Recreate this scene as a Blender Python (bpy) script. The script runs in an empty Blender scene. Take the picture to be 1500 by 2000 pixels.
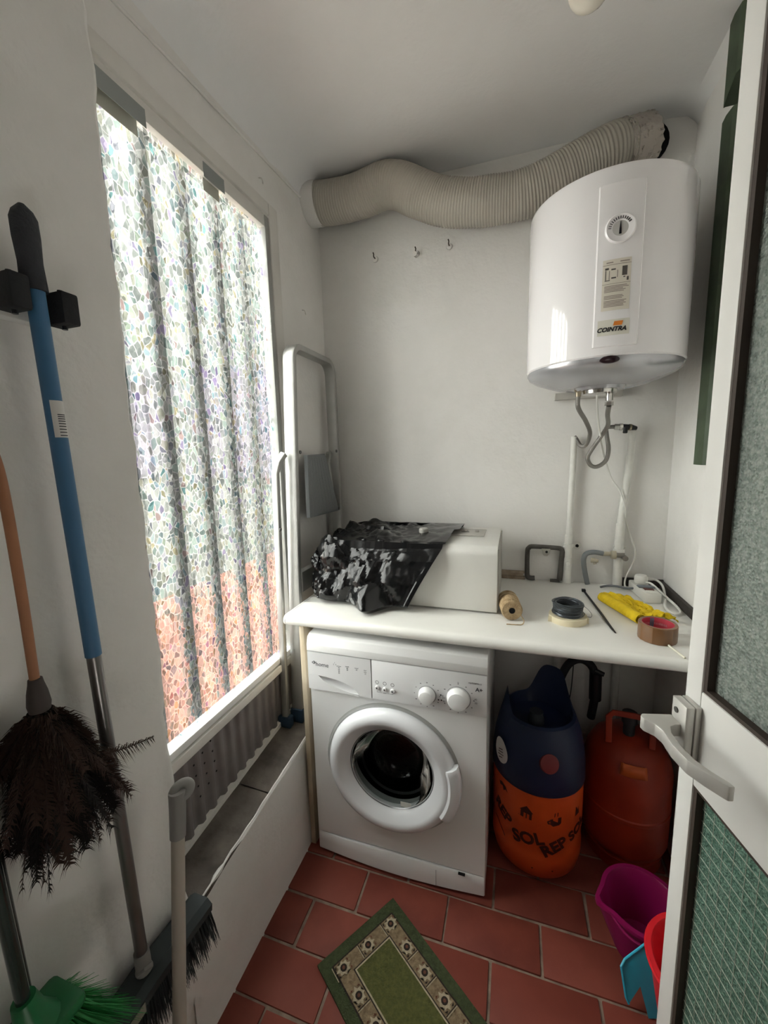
import bpy, bmesh, math, random
from mathutils import Vector, Matrix, noise
random.seed(7)
PI = math.pi
sc = bpy.context.scene
C = sc.collection

# ---------------------------------------------------------------- camera
YAW, PITCH, ROLL, FPX = -.31615, -.14570, -.02662, 788.98
fw = Vector((math.sin(YAW)*math.cos(PITCH), math.cos(YAW)*math.cos(PITCH), math.sin(PITCH)))
rt0 = Vector((math.cos(YAW), -math.sin(YAW), 0)); up0 = rt0.cross(fw)
rt = rt0*math.cos(ROLL) + up0*math.sin(ROLL); up = -rt0*math.sin(ROLL) + up0*math.cos(ROLL)
cam_d = bpy.data.cameras.new('camera'); cam = bpy.data.objects.new('camera', cam_d); C.objects.link(cam)
M4 = Matrix.Identity(4)
for i in range(3):
    M4[i][0], M4[i][1], M4[i][2] = rt[i], up[i], -fw[i]
M4[0][3], M4[1][3], M4[2][3] = 0, 0, 1.445
cam.matrix_world = M4
cam_d.sensor_fit = 'HORIZONTAL'; cam_d.sensor_width = 36; cam_d.lens = 36*FPX/1500; cam_d.clip_start = .01
sc.camera = cam

# ---------------------------------------------------------------- sky, lights, exposure
w = bpy.data.worlds.new('overcast_sky'); sc.world = w; w.use_nodes = True
nt = w.node_tree; bg = nt.nodes['Background']
bg.inputs['Color'].default_value = (1.0, .975, .93, 1); bg.inputs['Strength'].default_value = 19.5
def area(name, loc, rot, sx, sy, power, col=(1, 1, 1)):
    l = bpy.data.lights.new(name, 'AREA'); l.shape = 'RECTANGLE'; l.size = sx; l.size_y = sy; l.energy = power; l.color = col
    o = bpy.data.objects.new(name, l); C.objects.link(o); o.location = loc; o.rotation_euler = rot
    return o
pl = area('window_portal', (-.99, .98, 1.46), (0, -PI/2, 0), 1.56, .80, 1); pl.data.cycles.is_portal = True
hall = area('hall_fill', (-.15, -2.2, 1.95), (PI/2, 0, 0), .8, .8, 4, (1, .96, .90))   # added fill lamp in the closed hall, standing in for daylight
sc.view_settings.view_transform = 'Standard'; sc.view_settings.look = 'None'
sc.view_settings.gamma = 1; sc.view_settings.use_curve_mapping = False
sc.view_settings.exposure = 0.0

# ---------------------------------------------------------------- materials
def lin(c):
    if isinstance(c, str):
        c = [int(c[i:i+2], 16)/255 for i in (0, 2, 4)]
        c = [x/12.92 if x <= .04045 else ((x+.055)/1.055)**2.4 for x in c]
    return (c[0], c[1], c[2], 1)
MATS = {}
def mat(name, col, rough=.5, metal=0, bump=0, bscale=60, var=0, vscale=8, col2=None, coat=0, spec=.5, trans=0, ior=1.45, alpha=1):
    if name in MATS: return MATS[name]
    m = bpy.data.materials.new(name); m.use_nodes = True; MATS[name] = m
    n, l = m.node_tree.nodes, m.node_tree.links
    b = n['Principled BSDF']; c = lin(col)
    b.inputs['Roughness'].default_value = rough; b.inputs['Metallic'].default_value = metal
    b.inputs['Coat Weight'].default_value = coat; b.inputs['Specular IOR Level'].default_value = spec
    b.inputs['Transmission Weight'].default_value = trans; b.inputs['IOR'].default_value = ior
    b.inputs['Alpha'].default_value = alpha
    tc = n.new('ShaderNodeTexCoord')
    nz = n.new('ShaderNodeTexNoise'); nz.inputs['Scale'].default_value = vscale; nz.inputs['Detail'].default_value = 5
    l.new(tc.outputs['Object'], nz.inputs['Vector'])
    mx = n.new('ShaderNodeMix'); mx.data_type = 'RGBA'
    rp = n.new('ShaderNodeMapRange'); rp.inputs['From Min'].default_value = .3; rp.inputs['From Max'].default_value = .7
    l.new(nz.outputs['Fac'], rp.inputs['Value']); l.new(rp.outputs['Result'], mx.inputs['Factor'])
    k = var if var else .02
    c2 = lin(col2) if col2 else tuple(max(0, x*(1-k)) for x in c[:3]) + (1,)
    mx.inputs['A'].default_value = c; mx.inputs['B'].default_value = c2
    l.new(mx.outputs['Result'], b.inputs['Base Color'])
    if bump:
        n2 = n.new('ShaderNodeTexNoise'); n2.inputs['Scale'].default_value = bscale; n2.inputs['Detail'].default_value = 4
        l.new(tc.outputs['Object'], n2.inputs['Vector'])
        bp = n.new('ShaderNodeBump'); bp.inputs['Strength'].default_value = min(1, bump); bp.inputs['Distance'].default_value = .004*max(1, bump)
        l.new(n2.outputs['Fac'], bp.inputs['Height']); l.new(bp.outputs['Normal'], b.inputs['Normal'])
    return m

def plaster(name, col, stain=.12, bumpd=.006):
    """white painted rough plaster with scuffs and hairline unevenness"""
    m = bpy.data.materials.new(name); m.use_nodes = True; MATS[name] = m
    n, l = m.node_tree.nodes, m.node_tree.links; b = n['Principled BSDF']
    b.inputs['Roughness'].default_value = .7; b.inputs['Specular IOR Level'].default_value = .25
    tc = n.new('ShaderNodeTexCoord')
    n1 = n.new('ShaderNodeTexNoise'); n1.inputs['Scale'].default_value = 3.2; n1.inputs['Detail'].default_value = 7; n1.inputs['Roughness'].default_value = .62
    n2 = n.new('ShaderNodeTexNoise'); n2.inputs['Scale'].default_value = 14; n2.inputs['Detail'].default_value = 3
    n3 = n.new('ShaderNodeTexNoise'); n3.inputs['Scale'].default_value = 95; n3.inputs['Detail'].default_value = 2
    for q in (n1, n2, n3): l.new(tc.outputs['Object'], q.inputs['Vector'])
    rp = n.new('ShaderNodeMapRange'); rp.inputs['From Min'].default_value = .45; rp.inputs['From Max'].default_value = .75
    l.new(n1.outputs['Fac'], rp.inputs['Value'])
    mx = n.new('ShaderNodeMix'); mx.data_type = 'RGBA'; c = lin(col)
    mx.inputs['A'].default_value = c; mx.inputs['B'].default_value = (c[0]*(1-stain), c[1]*(1-stain), c[2]*(1-stain*1.1), 1)
    l.new(rp.outputs['Result'], mx.inputs['Factor']); l.new(mx.outputs['Result'], b.inputs['Base Color'])
    ad = n.new('ShaderNodeMath'); ad.operation = 'MULTIPLY_ADD'; ad.inputs[1].default_value = .25
    l.new(n3.outputs['Fac'], ad.inputs[0]); l.new(n2.outputs['Fac'], ad.inputs[2])
    bp = n.new('ShaderNodeBump'); bp.inputs['Strength'].default_value = .55; bp.inputs['Distance'].default_value = bumpd
    l.new(ad.outputs['Value'], bp.inputs['Height']); l.new(bp.outputs['Normal'], b.inputs['Normal'])
    return m

WALL = plaster('white_plaster', (.80, .785, .76), .09)
CEIL = plaster('ceiling_plaster', (.83, .83, .83), .04, .003)
SILLM = mat('grey_stone', '6a625b', .65, bump=.6, bscale=70, var=.4, vscale=16, col2='463f3a')
GROUT = mat('grout', '9a8878', .9, bump=.5, bscale=120, var=.3, vscale=25, col2='6d5b50')
TILE = [mat('terracotta_%d' % i, c, .6, spec=.3, bump=.25, bscale=35, vscale=6, col2=d) for i, (c, d) in enumerate(
    (('804033', '673027'), ('783b30', '854538'), ('8a4a3d', '6f382e'), ('72372c', '7e3f33')))]
ALU = mat('aluminium', 'b5b5b2', .42, .8, bump=.06, bscale=200, var=.12, vscale=20)
ALUW = mat('white_aluminium', (.78, .77, .74), .35, 0, var=.04)
FRAMEW = mat('frame_paint', (.72, .70, .66), .45, var=.08, vscale=12)
GASKET = mat('brown_gasket', '3a3029', .6)
WHITE = mat('white_enamel', (.80, .80, .80), .28, var=.02)
HEATW = mat('heater_enamel', (.84, .82, .83), .12, coat=.6)
SILVER = mat('silver_plastic', 'b4b4b8', .25, .55)
CHROME = mat('chrome', 'c8c6c2', .18, 1)
STEELB = mat('braided_steel', '8d8a86', .35, .8, bump=.6, bscale=400)
BLACK = mat('black_plastic', '14161a', .4)
BLACKR = mat('black_rubber', '1a1b1f', .75, bump=.3, bscale=150)
LAMIN = mat('white_laminate', (.82, .81, .77), .3, var=.04, vscale=5)
DUCTM = mat('duct_plastic', 'b6b1a6', .5, 0, var=.12, vscale=6)
INK = mat('grey_ink', '3a3a3e', .6)
INK2 = mat('faint_ink', '77777a', .6)

# ---------------------------------------------------------------- mesh helpers
def V(*a): return Vector(a)
class MB:
    def __init__(s): s.bm = bmesh.new()
    def box(s, x0, x1, y0, y1, z0, z1, bev=0, seg=2):
        t = bmesh.new(); bmesh.ops.create_cube(t, size=1)
        for v in t.verts:
            v.co = V(x0+(v.co.x+.5)*(x1-x0), y0+(v.co.y+.5)*(y1-y0), z0+(v.co.z+.5)*(z1-z0))
        if bev: bmesh.ops.bevel(t, geom=t.edges[:], offset=bev, segments=seg, profile=.5, affect='EDGES')
        return s.add(t)
    def add(s, t, mtx=None):
        if mtx is not None: bmesh.ops.transform(t, matrix=mtx, verts=t.verts)
        me = bpy.data.meshes.new('tmp'); t.to_mesh(me); t.free(); s.bm.from_mesh(me); bpy.data.meshes.remove(me); return s
    def tube(s, pts, r, n=10, closed=False, smooth=0):
        pts = [Vector(p) for p in pts]
        rad = list(r) if isinstance(r, (list, tuple)) else [r]*len(pts)
        if smooth: pts, rad = spline(pts, rad, smooth, closed)
        return s.sweep(pts, [[(rad[i]*math.cos(2*PI*k/n), rad[i]*math.sin(2*PI*k/n)) for k in range(n)] for i in range(len(pts))], closed)
    def sweep(s, pts, secs, closed=False, upv=None):
        pts = [Vector(p) for p in pts]; N = len(pts)
        if not isinstance(secs[0][0], (tuple, list)): secs = [secs]*N
        bm = s.bm; rings = []; nrm = None
        for i in range(N):
            a = pts[i-1] if (i or closed) else pts[i]; b = pts[(i+1) % N] if (i < N-1 or closed) else pts[i]
            t = (b-a).normalized()
            if upv is not None: nrm = (Vector(upv) - t*Vector(upv).dot(t)).normalized()
            elif nrm is None:
                nrm = t.orthogonal().normalized()
            else:
                nrm = (nrm - t*nrm.dot(t)).normalized()
            bn = t.cross(nrm)
            rings.append([bm.verts.new(pts[i] + nrm*p + bn*q) for p, q in secs[i]])
        n = len(secs[0])
        for i in range(N if closed else N-1):
            A, B = rings[i], rings[(i+1) % N]
            for k in range(n): bm.faces.new((A[k], A[(k+1) % n], B[(k+1) % n], B[k]))
        if not closed:
            bm.faces.new(rings[0][::-1]); bm.faces.new(rings[-1])
        return s
    def lathe(s, prof, c=(0, 0, 0), n=32, axis='z', a0=0, a1=2*PI, mtx=None):
        full = abs(a1-a0-2*PI) < 1e-6; bm = bmesh.new(); cols = []
        m = n if full else n+1
        for i in range(m):
            a = a0+(a1-a0)*i/n; cols.append([bm.verts.new((r*math.cos(a), r*math.sin(a), z)) for r, z in prof])
        for i in range(n):
            A, B = cols[i], cols[(i+1) % m]
            for k in range(len(prof)-1):
                bm.faces.new((A[k], B[k], B[k+1], A[k+1]))
        bmesh.ops.remove_doubles(bm, verts=bm.verts, dist=1e-6)
        R = Matrix.Identity(4)
        if axis == '-y': R = Matrix.Rotation(PI/2, 4, 'X')       # local +z -> world -y
        if axis == 'x': R = Matrix.Rotation(PI/2, 4, 'Y')
        if mtx is not None: R = mtx
        return s.add(bm, Matrix.Translation(Vector(c)) @ R)
    def prism(s, poly, depth, mtx=None, bev=0):
        """polygon in local xy extruded along +z by depth"""
        t = bmesh.new(); vs = [t.verts.new((p[0], p[1], 0)) for p in poly]; f = t.faces.new(vs)
        g = bmesh.ops.extrude_face_region(t, geom=[f])
        for v in g['geom']:
            if isinstance(v, bmesh.types.BMVert): v.co.z += depth
        bmesh.ops.recalc_face_normals(t, faces=t.faces)
        if bev: bmesh.ops.bevel(t, geom=t.edges[:], offset=bev, segments=2, profile=.5, affect='EDGES')
        return s.add(t, mtx)
    def grid(s, fn, nu, nv, cu=False, cv=False):
        bm = s.bm; g = [[bm.verts.new(fn(i, j)) for j in range(nv)] for i in range(nu)]
        for i in range(nu if cu else nu-1):
            for j in range(nv if cv else nv-1):
                bm.faces.new((g[i][j], g[(i+1) % nu][j], g[(i+1) % nu][(j+1) % nv], g[i][(j+1) % nv]))
        return s
    def build(s, name, m, parent=None, ang=35, recalc=True):
        if recalc: bmesh.ops.recalc_face_normals(s.bm, faces=s.bm.faces)
        off = OFF.get(parent.name, V(0, 0, 0)) if parent else V(0, 0, 0)
        if parent:
            for v in s.bm.verts: v.co -= off
        me = bpy.data.meshes.new(name); s.bm.to_mesh(me); s.bm.free(); me.materials.append(m)
        me.polygons.foreach_set('use_smooth', [True]*len(me.polygons)); me.set_sharp_from_angle(angle=math.radians(ang))
        o = bpy.data.objects.new(name, me); C.objects.link(o)
        if parent: o.parent = parent; OFF[o.name] = off
        return o
OFF = {}
def spline(pts, rad, k, closed=False):
    P, R = [], []; N = len(pts)
    for i in range(N if closed else N-1):
        g = lambda q: pts[q % N] if closed else pts[max(0, min(N-1, q))]
        p0, p1, p2, p3 = g(i-1), g(i), g(i+1), g(i+2)
        for j in range(k):
            t = j/k
            P.append(.5*((2*p1)+(p2-p0)*t+(2*p0-5*p1+4*p2-p3)*t*t+(3*p1-p0-3*p2+p3)*t**3))
            R.append(rad[i]*(1-t)+rad[(i+1) % N]*t)
    if not closed: P.append(pts[-1]); R.append(rad[-1])
    return P, R
def thing(name, label, cat, loc, group=None):
    o = bpy.data.objects.new(name, None); C.objects.link(o); o.location = loc; o.empty_display_size = .05
    OFF[o.name] = Vector(loc); return tag(o, label, cat, group)
def tag(o, label, cat, group=None):
    o['label'] = label; o['category'] = cat
    if group: o['group'] = group
    return o
def struct(o, label=None):
    o['kind'] = 'structure'
    if label: o['label'] = label
    return o
def bx(name, m, parent, *a, bev=0): return MB().box(*a, bev=bev).build(name, m, parent)
def text_mb(txt, size, depth=.0004, shear=0, align='CENTER', mtx=None, fn=None, bold=0):
    """text as a thin solid; mtx places it, fn bends each vertex"""
    cu = bpy.data.curves.new('t', 'FONT'); cu.body = txt; cu.size = size; cu.extrude = depth; cu.shear = shear
    cu.align_x = align; cu.align_y = 'CENTER'; cu.offset = bold; cu.resolution_u = 3
    o = bpy.data.objects.new('t', cu); C.objects.link(o); dg = bpy.context.evaluated_depsgraph_get()
    me = bpy.data.meshes.new_from_object(o.evaluated_get(dg)); b = MB(); b.bm.from_mesh(me)
    bpy.data.objects.remove(o); bpy.data.curves.remove(cu); bpy.data.meshes.remove(me)
    for v in b.bm.verts:
        if fn: v.co = fn(v.co)
        elif mtx is not None: v.co = mtx @ v.co
    return b
def face_mtx(loc, right, upv):
    r, u = Vector(right).normalized(), Vector(upv).normalized(); z = r.cross(u); m = Matrix.Identity(4)
    for i in range(3): m[i][0], m[i][1], m[i][2], m[i][3] = r[i], u[i], z[i], loc[i]
    return m

# ================================================================ THE ROOM
ZC = 2.55
# floor: grout bed, tiles in brick bond
fl = struct(MB().box(-.95, .80, -1.2, 1.86, -.08, -.005).build('floor', GROUT), 'red terracotta tiled floor with pale joints')
tl, tw = .28, .1365
tile_me = []
for i in range(4):
    b = MB(); b.box(-tl/2+.004, tl/2-.004, -tw/2+.004, tw/2-.004, -.012, 0, bev=.0025)
    o = b.build('tile', TILE[i]); tile_me.append(o.data); bpy.data.objects.remove(o)
row = 0; y = .8585 - tw*8
while y < 1.76:
    xs = -.46 if int(round((y-.8585)/tw)) % 2 else -.60
    x = xs - .28*1
    while x < .56:
        cx = x+tl/2
        if cx > -.86 and y > -.18:
            o = bpy.data.objects.new('tile', tile_me[random.choice((0, 0, 1, 2, 3))]); C.objects.link(o); o.parent = fl
            o.location = (cx+random.uniform(-.0015, .0015), y+tw/2+random.uniform(-.0015, .0015), random.uniform(-.0008, .0012))
            o.rotation_euler = (random.uniform(-.002, .002), random.uniform(-.002, .002), random.uniform(-.006, .006))
        x += tl
    y += tw

def rough_slab(b, axis, face, r0, r1, s0, s1, back, step=.06, amp=.003, seed=0, flip=1):
    """solid wall whose visible face is a slightly uneven plaster surface; axis 'x' or 'y'"""
    nu = max(2, int((r1-r0)/step)+1); nv = max(2, int((s1-s0)/step)+1)
    def fn(i, j):
        u = r0+(r1-r0)*i/(nu-1); v = s0+(s1-s0)*j/(nv-1)
        e = 0 if i in (0, nu-1) or j in (0, nv-1) else 1
        d = face + amp*e*noise.noise(V(u*3+seed, v*3, seed*1.7))
        return (d, u, v) if axis == 'x' else (u, d, v)
    b.grid(fn, nu, nv)
    if axis == 'x': b.box(min(back, face-flip*.0001), max(back, face-flip*.0001), r0, r1, s0, s1) if False else None
    return b

wb = MB(); rough_slab(wb, 'y', 1.76, -1.0, .70, -.02, ZC, 1.86, seed=1); wb.box(-1.0, .70, 1.765, 1.90, -.02, ZC)
struct(wb.build('wall_back', WALL, recalc=False), 'rough white plastered back wall')
wr = MB(); rough_slab(wr, 'x', .55, -.14, 1.76, -.02, ZC, .70, seed=2); wr.box(.555, .70, -.14, 1.90, -.02, ZC)
struct(wr.build('wall_right', WALL, recalc=False), 'white plastered right wall')

# left: pier beside the window (rough arris), knee wall under the sill, lintel and the strip beyond the window
wl = MB()
XP, XW, YJ = -.713, -.84, .622
pz = [(-.02)+(ZC+.02)*i/90 for i in range(91)]
def pier(i, j):
    z = pz[j]; j1 = .004*noise.noise(V(z*14, 3, 1))+.003*noise.noise(V(z*45, 7, 2)); f = .004*noise.noise(V(i*.7, z*3, 5))
    prof = [(XP, -.14), (XP, .1), (XP, .25), (XP, .36), (XP, .42), (XP, .48), (XP, .53), (XP, .57), (XP, YJ-.018), (XP-.001, YJ-.009), (XP-.006, YJ-.001), (XP-.014, YJ), (XP-.05, YJ), (XW-.03, YJ), (-1.0, YJ)]
    p = prof[i]; k = 1 if 7 < i < 13 else 0
    return (p[0]+j1*k+f, p[1]+j1*k*1.2, z)
wl.grid(pier, 15, 91)
# knee wall: front face, uneven top arris
def knee(i, j):
    y = YJ-.02+(1.76-YJ+.02)*j/60; top = .362+.10*max(0, min(1, (y-.64)/1.1))+.004*noise.noise(V(y*9, 1, 1))
    prof = [(-.700, -.02), (-.708, .02), (-.710, .12), (-.713, .24), (-.713, top-.02), (-.715, top-.006), (-.722, top)]
    p = prof[i]; f = .005*noise.noise(V(y*5, p[1]*5, 9)); return (p[0]+f, y, p[1])
wl.grid(knee, 7, 61)
wl.box(-1.0, -.722, YJ-.02, 1.76, -.02, .355)
# strip of wall between window and corner + lintel + the part behind
rough_slab(wl, 'x', XW, 1.385, 1.76, .30, ZC, -1, seed=4); wl.box(-.885, XW-.006, 1.385, 1.90, .30, ZC)
rough_slab(wl, 'x', XW, YJ-.02, 1.385, 2.285, ZC, -1, seed=5); wl.box(-.885, XW-.006, YJ-.02, 1.385, 2.29, ZC)
wl.box(-1.0, XP-.02, -.14, YJ-.01, -.02, ZC)
wlo = struct(wl.build('wall_left', WALL, recalc=False), 'white plastered left wall with pier, knee wall and lintel around the window')
# painted ragged line of old filler on the arris of the knee wall
wf = MB(); wf.box(-1.0, -.36, -.16, -.05, -.02, ZC); wf.box(.44, .70, -.16, -.05, -.02, ZC); wf.box(-.36, .44, -.16, -.05, 2.12, ZC)
struct(wf.build('wall_front', WALL), 'white wall with the doorway the photo is taken from')
# closed hall box, added unseen to keep sky light out of the doorway
hb = MB(); hb.box(-1.3, -1.2, -2.7, -.16, -.02, ZC); hb.box(1.0, 1.1, -2.7, -.16, -.02, ZC); hb.box(-1.3, 1.1, -2.8, -2.7, -.02, ZC); hb.box(-1.3, 1.1, -2.8, -.16, ZC, ZC+.12); hb.box(-1.3, 1.1, -2.8, -1.2, -.08, -.005)
hb.box(-1.3, -1.0, -.16, -.05, -.02, ZC); hb.box(.70, 1.1, -.16, -.05, -.02, ZC)
struct(hb.build('wall_hall_block', mat('hall_paint', (.42, .38, .33), .8)), 'unseen hall walls added to block sky light through the doorway')
ce = MB()
prof = [(XW-.10, ZC)]
def ceil_fn(i, j):
    y = -.16+2.06*j/40; r = .10
    pr = [(-1.0, ZC-.10), (XW-.002, ZC-r)] + [(XW+r-r*math.cos(a), ZC-r+r*math.sin(a)) for a in [PI/2*k/6 for k in range(1, 6)]] + [(XW+r, ZC), (-.5, ZC), (-.2, ZC), (.1, ZC), (.3, ZC), (.47, ZC), (.52, ZC-.008), (.543, ZC-.03), (.56, ZC-.06)]
    p = pr[i]; d = .004*noise.noise(V(p[0]*4, y*4, 2)); bk = max(0, (y-1.70)/.06); return (p[0], y, p[1]+d-.03*min(1, bk)**2)
ce.grid(ceil_fn, 16, 41); ce.box(-1.05, .75, -.2, 1.95, ZC+.006, ZC+.12)
struct(ce.build('ceiling', CEIL, recalc=False), 'white plastered ceiling rounded into the walls')

# thin painted line along the top of the left wall
struct(MB().tube([(XW+.004, .64, 2.404), (XW+.004, 1.0, 2.428), (XW+.004, 1.35, 2.446), (XW+.004, 1.75, 2.468)], .0045, 6, smooth=4).build('trim_1', WALL), 'thin painted cable line along the top of left wall')

# window sill of grey slabs
sill = MB(); sill.box(-.86, -.715, YJ, 1.75, .355, .372); so = struct(sill.build('trim_2', SILLM), 'dusty grey stone sill under the window')
for (a, b_) in ((YJ+.003, .955), (.959, 1.385), (1.389, 1.755)):
    def top(i, j, a=a, b_=b_):
        y = a+(b_-a)*j/20; z = .364+.10*max(0, min(1, (y-.64)/1.1)); pr = [(-.722, -.05), (-.722, 0), (-.845, .006), (-.845, -.05)]
        x, dz = pr[i]; return (x+(.003*noise.noise(V(y*12, 0, 3)) if i < 2 else 0), y, z+dz+.0012*noise.noise(V(y*20, x*30, 1)))
    m = MB(); m.grid(top, 4, 21); m.build('slab', SILLM, so)
# crumbling white filler along the sill edge
f = MB()
pts = []; rr = []
for k in range(46):
    y = .66+.74*k/45; z = .366+.10*max(0, min(1, (y-.64)/1.1)); pts.append((-.716+.003*noise.noise(V(y*20, 2, 2)), y, z+.002)); rr.append(.0025+.0022*abs(noise.noise(V(y*15, 5, 1)))+(.004 if .70 < y < .73 else 0))
f.tube(pts, rr, 6); f.build('filler_line', mat('filler', (.82, .81, .79), .8), so)

# ================================================================ WINDOW
def film_material():
    m = bpy.data.materials.new('rainbow_window_film'); m.use_nodes = True
    n, l = m.node_tree.nodes, m.node_tree.links
    for q in list(n): n.remove(q)
    out = n.new('ShaderNodeOutputMaterial'); tc = n.new('ShaderNodeTexCoord')
    wz = n.new('ShaderNodeTexNoise'); wz.inputs['Scale'].default_value = 38; wz.inputs['Detail'].default_value = 1
    l.new(tc.outputs['Object'], wz.inputs['Vector'])
    vm = n.new('ShaderNodeVectorMath'); vm.operation = 'MULTIPLY_ADD'; vm.inputs[1].default_value = (.013, .013, .013)
    l.new(wz.outputs['Color'], vm.inputs[0]); l.new(tc.outputs['Object'], vm.inputs[2])
    ve = n.new('ShaderNodeVectorMath'); ve.operation = 'MULTIPLY'; ve.inputs[1].default_value = (1, 1.25, .8)
    l.new(vm.outputs[0], ve.inputs[0])
    vo = n.new('ShaderNodeTexVoronoi'); vo.inputs['Scale'].default_value = 58
    vd = n.new('ShaderNodeTexVoronoi'); vd.feature = 'DISTANCE_TO_EDGE'; vd.inputs['Scale'].default_value = 58
    v2 = n.new('ShaderNodeTexVoronoi'); v2.inputs['Scale'].default_value = 97
    for q in (vo, vd, v2): l.new(ve.outputs[0], q.inputs['Vector'])
    sp = n.new('ShaderNodeSeparateColor'); l.new(vo.outputs['Color'], sp.inputs[0])
    s2 = n.new('ShaderNodeSeparateColor'); l.new(v2.outputs['Color'], s2.inputs[0])
    # brightness of each shard: pale, with a few darker ones
    val = n.new('ShaderNodeMath'); val.operation = 'MULTIPLY_ADD'; val.inputs[1].default_value = .28; l.new(s2.outputs[0], val.inputs[0])
    v0 = n.new('ShaderNodeMath'); v0.operation = 'MULTIPLY'; v0.inputs[1].default_value = .72; l.new(sp.outputs[1], v0.inputs[0]); l.new(v0.outputs[0], val.inputs[2])
    gr = n.new('ShaderNodeValToRGB'); ge = gr.color_ramp.elements
    ge[0].position, ge[0].color = .12, (.28, .31, .31, 1); ge[1].position, ge[1].color = .80, (.78, .80, .77, 1)
    x = ge.new(.38); x.color = (.50, .535, .52, 1)
    l.new(val.outputs[0], gr.inputs[0])
    # iridescent hue of each shard
    cr = n.new('ShaderNodeValToRGB'); cr.color_ramp.interpolation = 'CONSTANT'; e = cr.color_ramp.elements
    cols = [(0, (1, 1, 1)), (.36, (.86, 1, .97)), (.50, (1, .97, .86)), (.60, (.80, .93, 1)), (.68, (.88, .84, 1)), (.75, (.90, 1, .86)), (.82, (1, .88, .62)), (.87, (.68, .86, 1)), (.91, (.78, .66, 1)), (.95, (1, .72, .74)), (.98, (.5, .85, .9))]
    e[0].position, e[0].color = 0, (1, 1, 1, 1); e[1].position, e[1].color = cols[1][0], cols[1][1]+(1,)
    for p, c in cols[2:]:
        x = e.new(p); x.color = c+(1,)
    l.new(sp.outputs[0], cr.inputs[0])
    mu = n.new('ShaderNodeMix'); mu.data_type = 'RGBA'; mu.blend_type = 'MULTIPLY'; mu.inputs['Factor'].default_value = 1
    l.new(gr.outputs['Color'], mu.inputs['A']); l.new(cr.outputs['Color'], mu.inputs['B'])
    ed = n.new('ShaderNodeMapRange'); ed.inputs['From Min'].default_value = .035; ed.inputs['From Max'].default_value = .075
    ed.inputs['To Min'].default_value = 1; ed.inputs['To Max'].default_value = 0; l.new(vd.outputs['Distance'], ed.inputs['Value'])
    mx = n.new('ShaderNodeMix'); mx.data_type = 'RGBA'; mx.inputs['B'].default_value = (1, 1, 1, 1)
    l.new(ed.outputs['Result'], mx.inputs['Factor']); l.new(mu.outputs['Result'], mx.inputs['A'])
    # facet normals, one tilt for each cell
    geo = n.new('ShaderNodeNewGeometry')
    sb = n.new('ShaderNodeVectorMath'); sb.operation = 'SUBTRACT'; sb.inputs[1].default_value = (.5, .5, .5); l.new(v2.outputs['Color'], sb.inputs[0])
    sc_ = n.new('ShaderNodeVectorMath'); sc_.operation = 'SCALE'; sc_.inputs['Scale'].default_value = .6; l.new(sb.outputs[0], sc_.inputs[0])
    ad = n.new('ShaderNodeVectorMath'); l.new(geo.outputs['Normal'], ad.inputs[0]); l.new(sc_.outputs[0], ad.inputs[1])
    nr = n.new('ShaderNodeVectorMath'); nr.operation = 'NORMALIZE'; l.new(ad.outputs[0], nr.inputs[0])
    tr = n.new('ShaderNodeBsdfTransparent'); l.new(mx.outputs['Result'], tr.inputs['Color'])
    rf = n.new('ShaderNodeBsdfRefraction'); rf.inputs['IOR'].default_value = 1.10; rf.inputs['Roughness'].default_value = .05
    l.new(mx.outputs['Result'], rf.inputs['Color']); l.new(nr.outputs[0], rf.inputs['Normal'])
    ts = n.new('ShaderNodeBsdfTranslucent'); l.new(mx.outputs['Result'], ts.inputs['Color'])
    gl = n.new('ShaderNodeBsdfGlossy'); gl.inputs['Roughness'].default_value = .15; l.new(nr.outputs[0], gl.inputs['Normal'])
    a = n.new('ShaderNodeMixShader'); a.inputs[0].default_value = .5; l.new(tr.outputs[0], a.inputs[1]); l.new(rf.outputs[0], a.inputs[2])
    b = n.new('ShaderNodeMixShader'); b.inputs[0].default_value = .03; l.new(a.outputs[0], b.inputs[1]); l.new(ts.outputs[0], b.inputs[2])
    c = n.new('ShaderNodeMixShader'); c.inputs[0].default_value = .03; l.new(b.outputs[0], c.inputs[1]); l.new(gl.outputs[0], c.inputs[2])
    l.new(c.outputs[0], out.inputs['Surface']); return m
FILM = film_material()
win = thing('window_1', 'tall window with rainbow mosaic film above a corrugated panel', 'window', (-.85, 1.0, .40)); struct(win)
del win['category']
b = MB(); b.grid(lambda i, j: (-.852, [.60, 1.325][i], [.69, 2.235][j]), 2, 2); b.build('pane', FILM, win, recalc=False)
# sash: aluminium jamb, head, bottom rail
bx('sash_jamb', mat('grey_sash', 'a9aaa6', .4, .3), win, -.868, -.832, 1.318, 1.342, .67, 2.26, bev=.002)
bx('sash_head', FRAMEW, win, -.868, -.834, .60, 1.342, 2.222, 2.262, bev=.002)
bx('bottom_rail', mat('rail_paint', (.80, .80, .79), .3), win, -.868, -.826, .60, 1.335, .672, .694, bev=.003)
bx('bottom_rail_lip', FRAMEW, win, -.866, -.820, .60, 1.335, .640, .668, bev=.003)
# flat casing round it
bx('casing_jamb', FRAMEW, win, -.87, -.830, 1.346, 1.40, .45, 2.31, bev=.004)
bx('casing_head', FRAMEW, win, -.87, -.8305, .60, 1.3455, 2.268, 2.31, bev=.004)
# tapes that hold the film
TAPE = mat('grey_tape', '8f9492', .35)
for (y0, y1, z0, z1) in ((.70, .845, 2.205, 2.245), (1.03, 1.115, 2.212, 2.25)):
    bx('tape_strip', TAPE, win, -.8335, -.8325, y0, y1, z0, z1)
bx('tape_strip', mat('clear_tape', 'b3b3a8', .3), win, -.8510, -.8500, .70, .835, 2.185, 2.225)
bx('tape_strip', MATS['clear_tape'], win, -.8510, -.8500, 1.045, 1.11, 2.19, 2.225)
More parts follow.
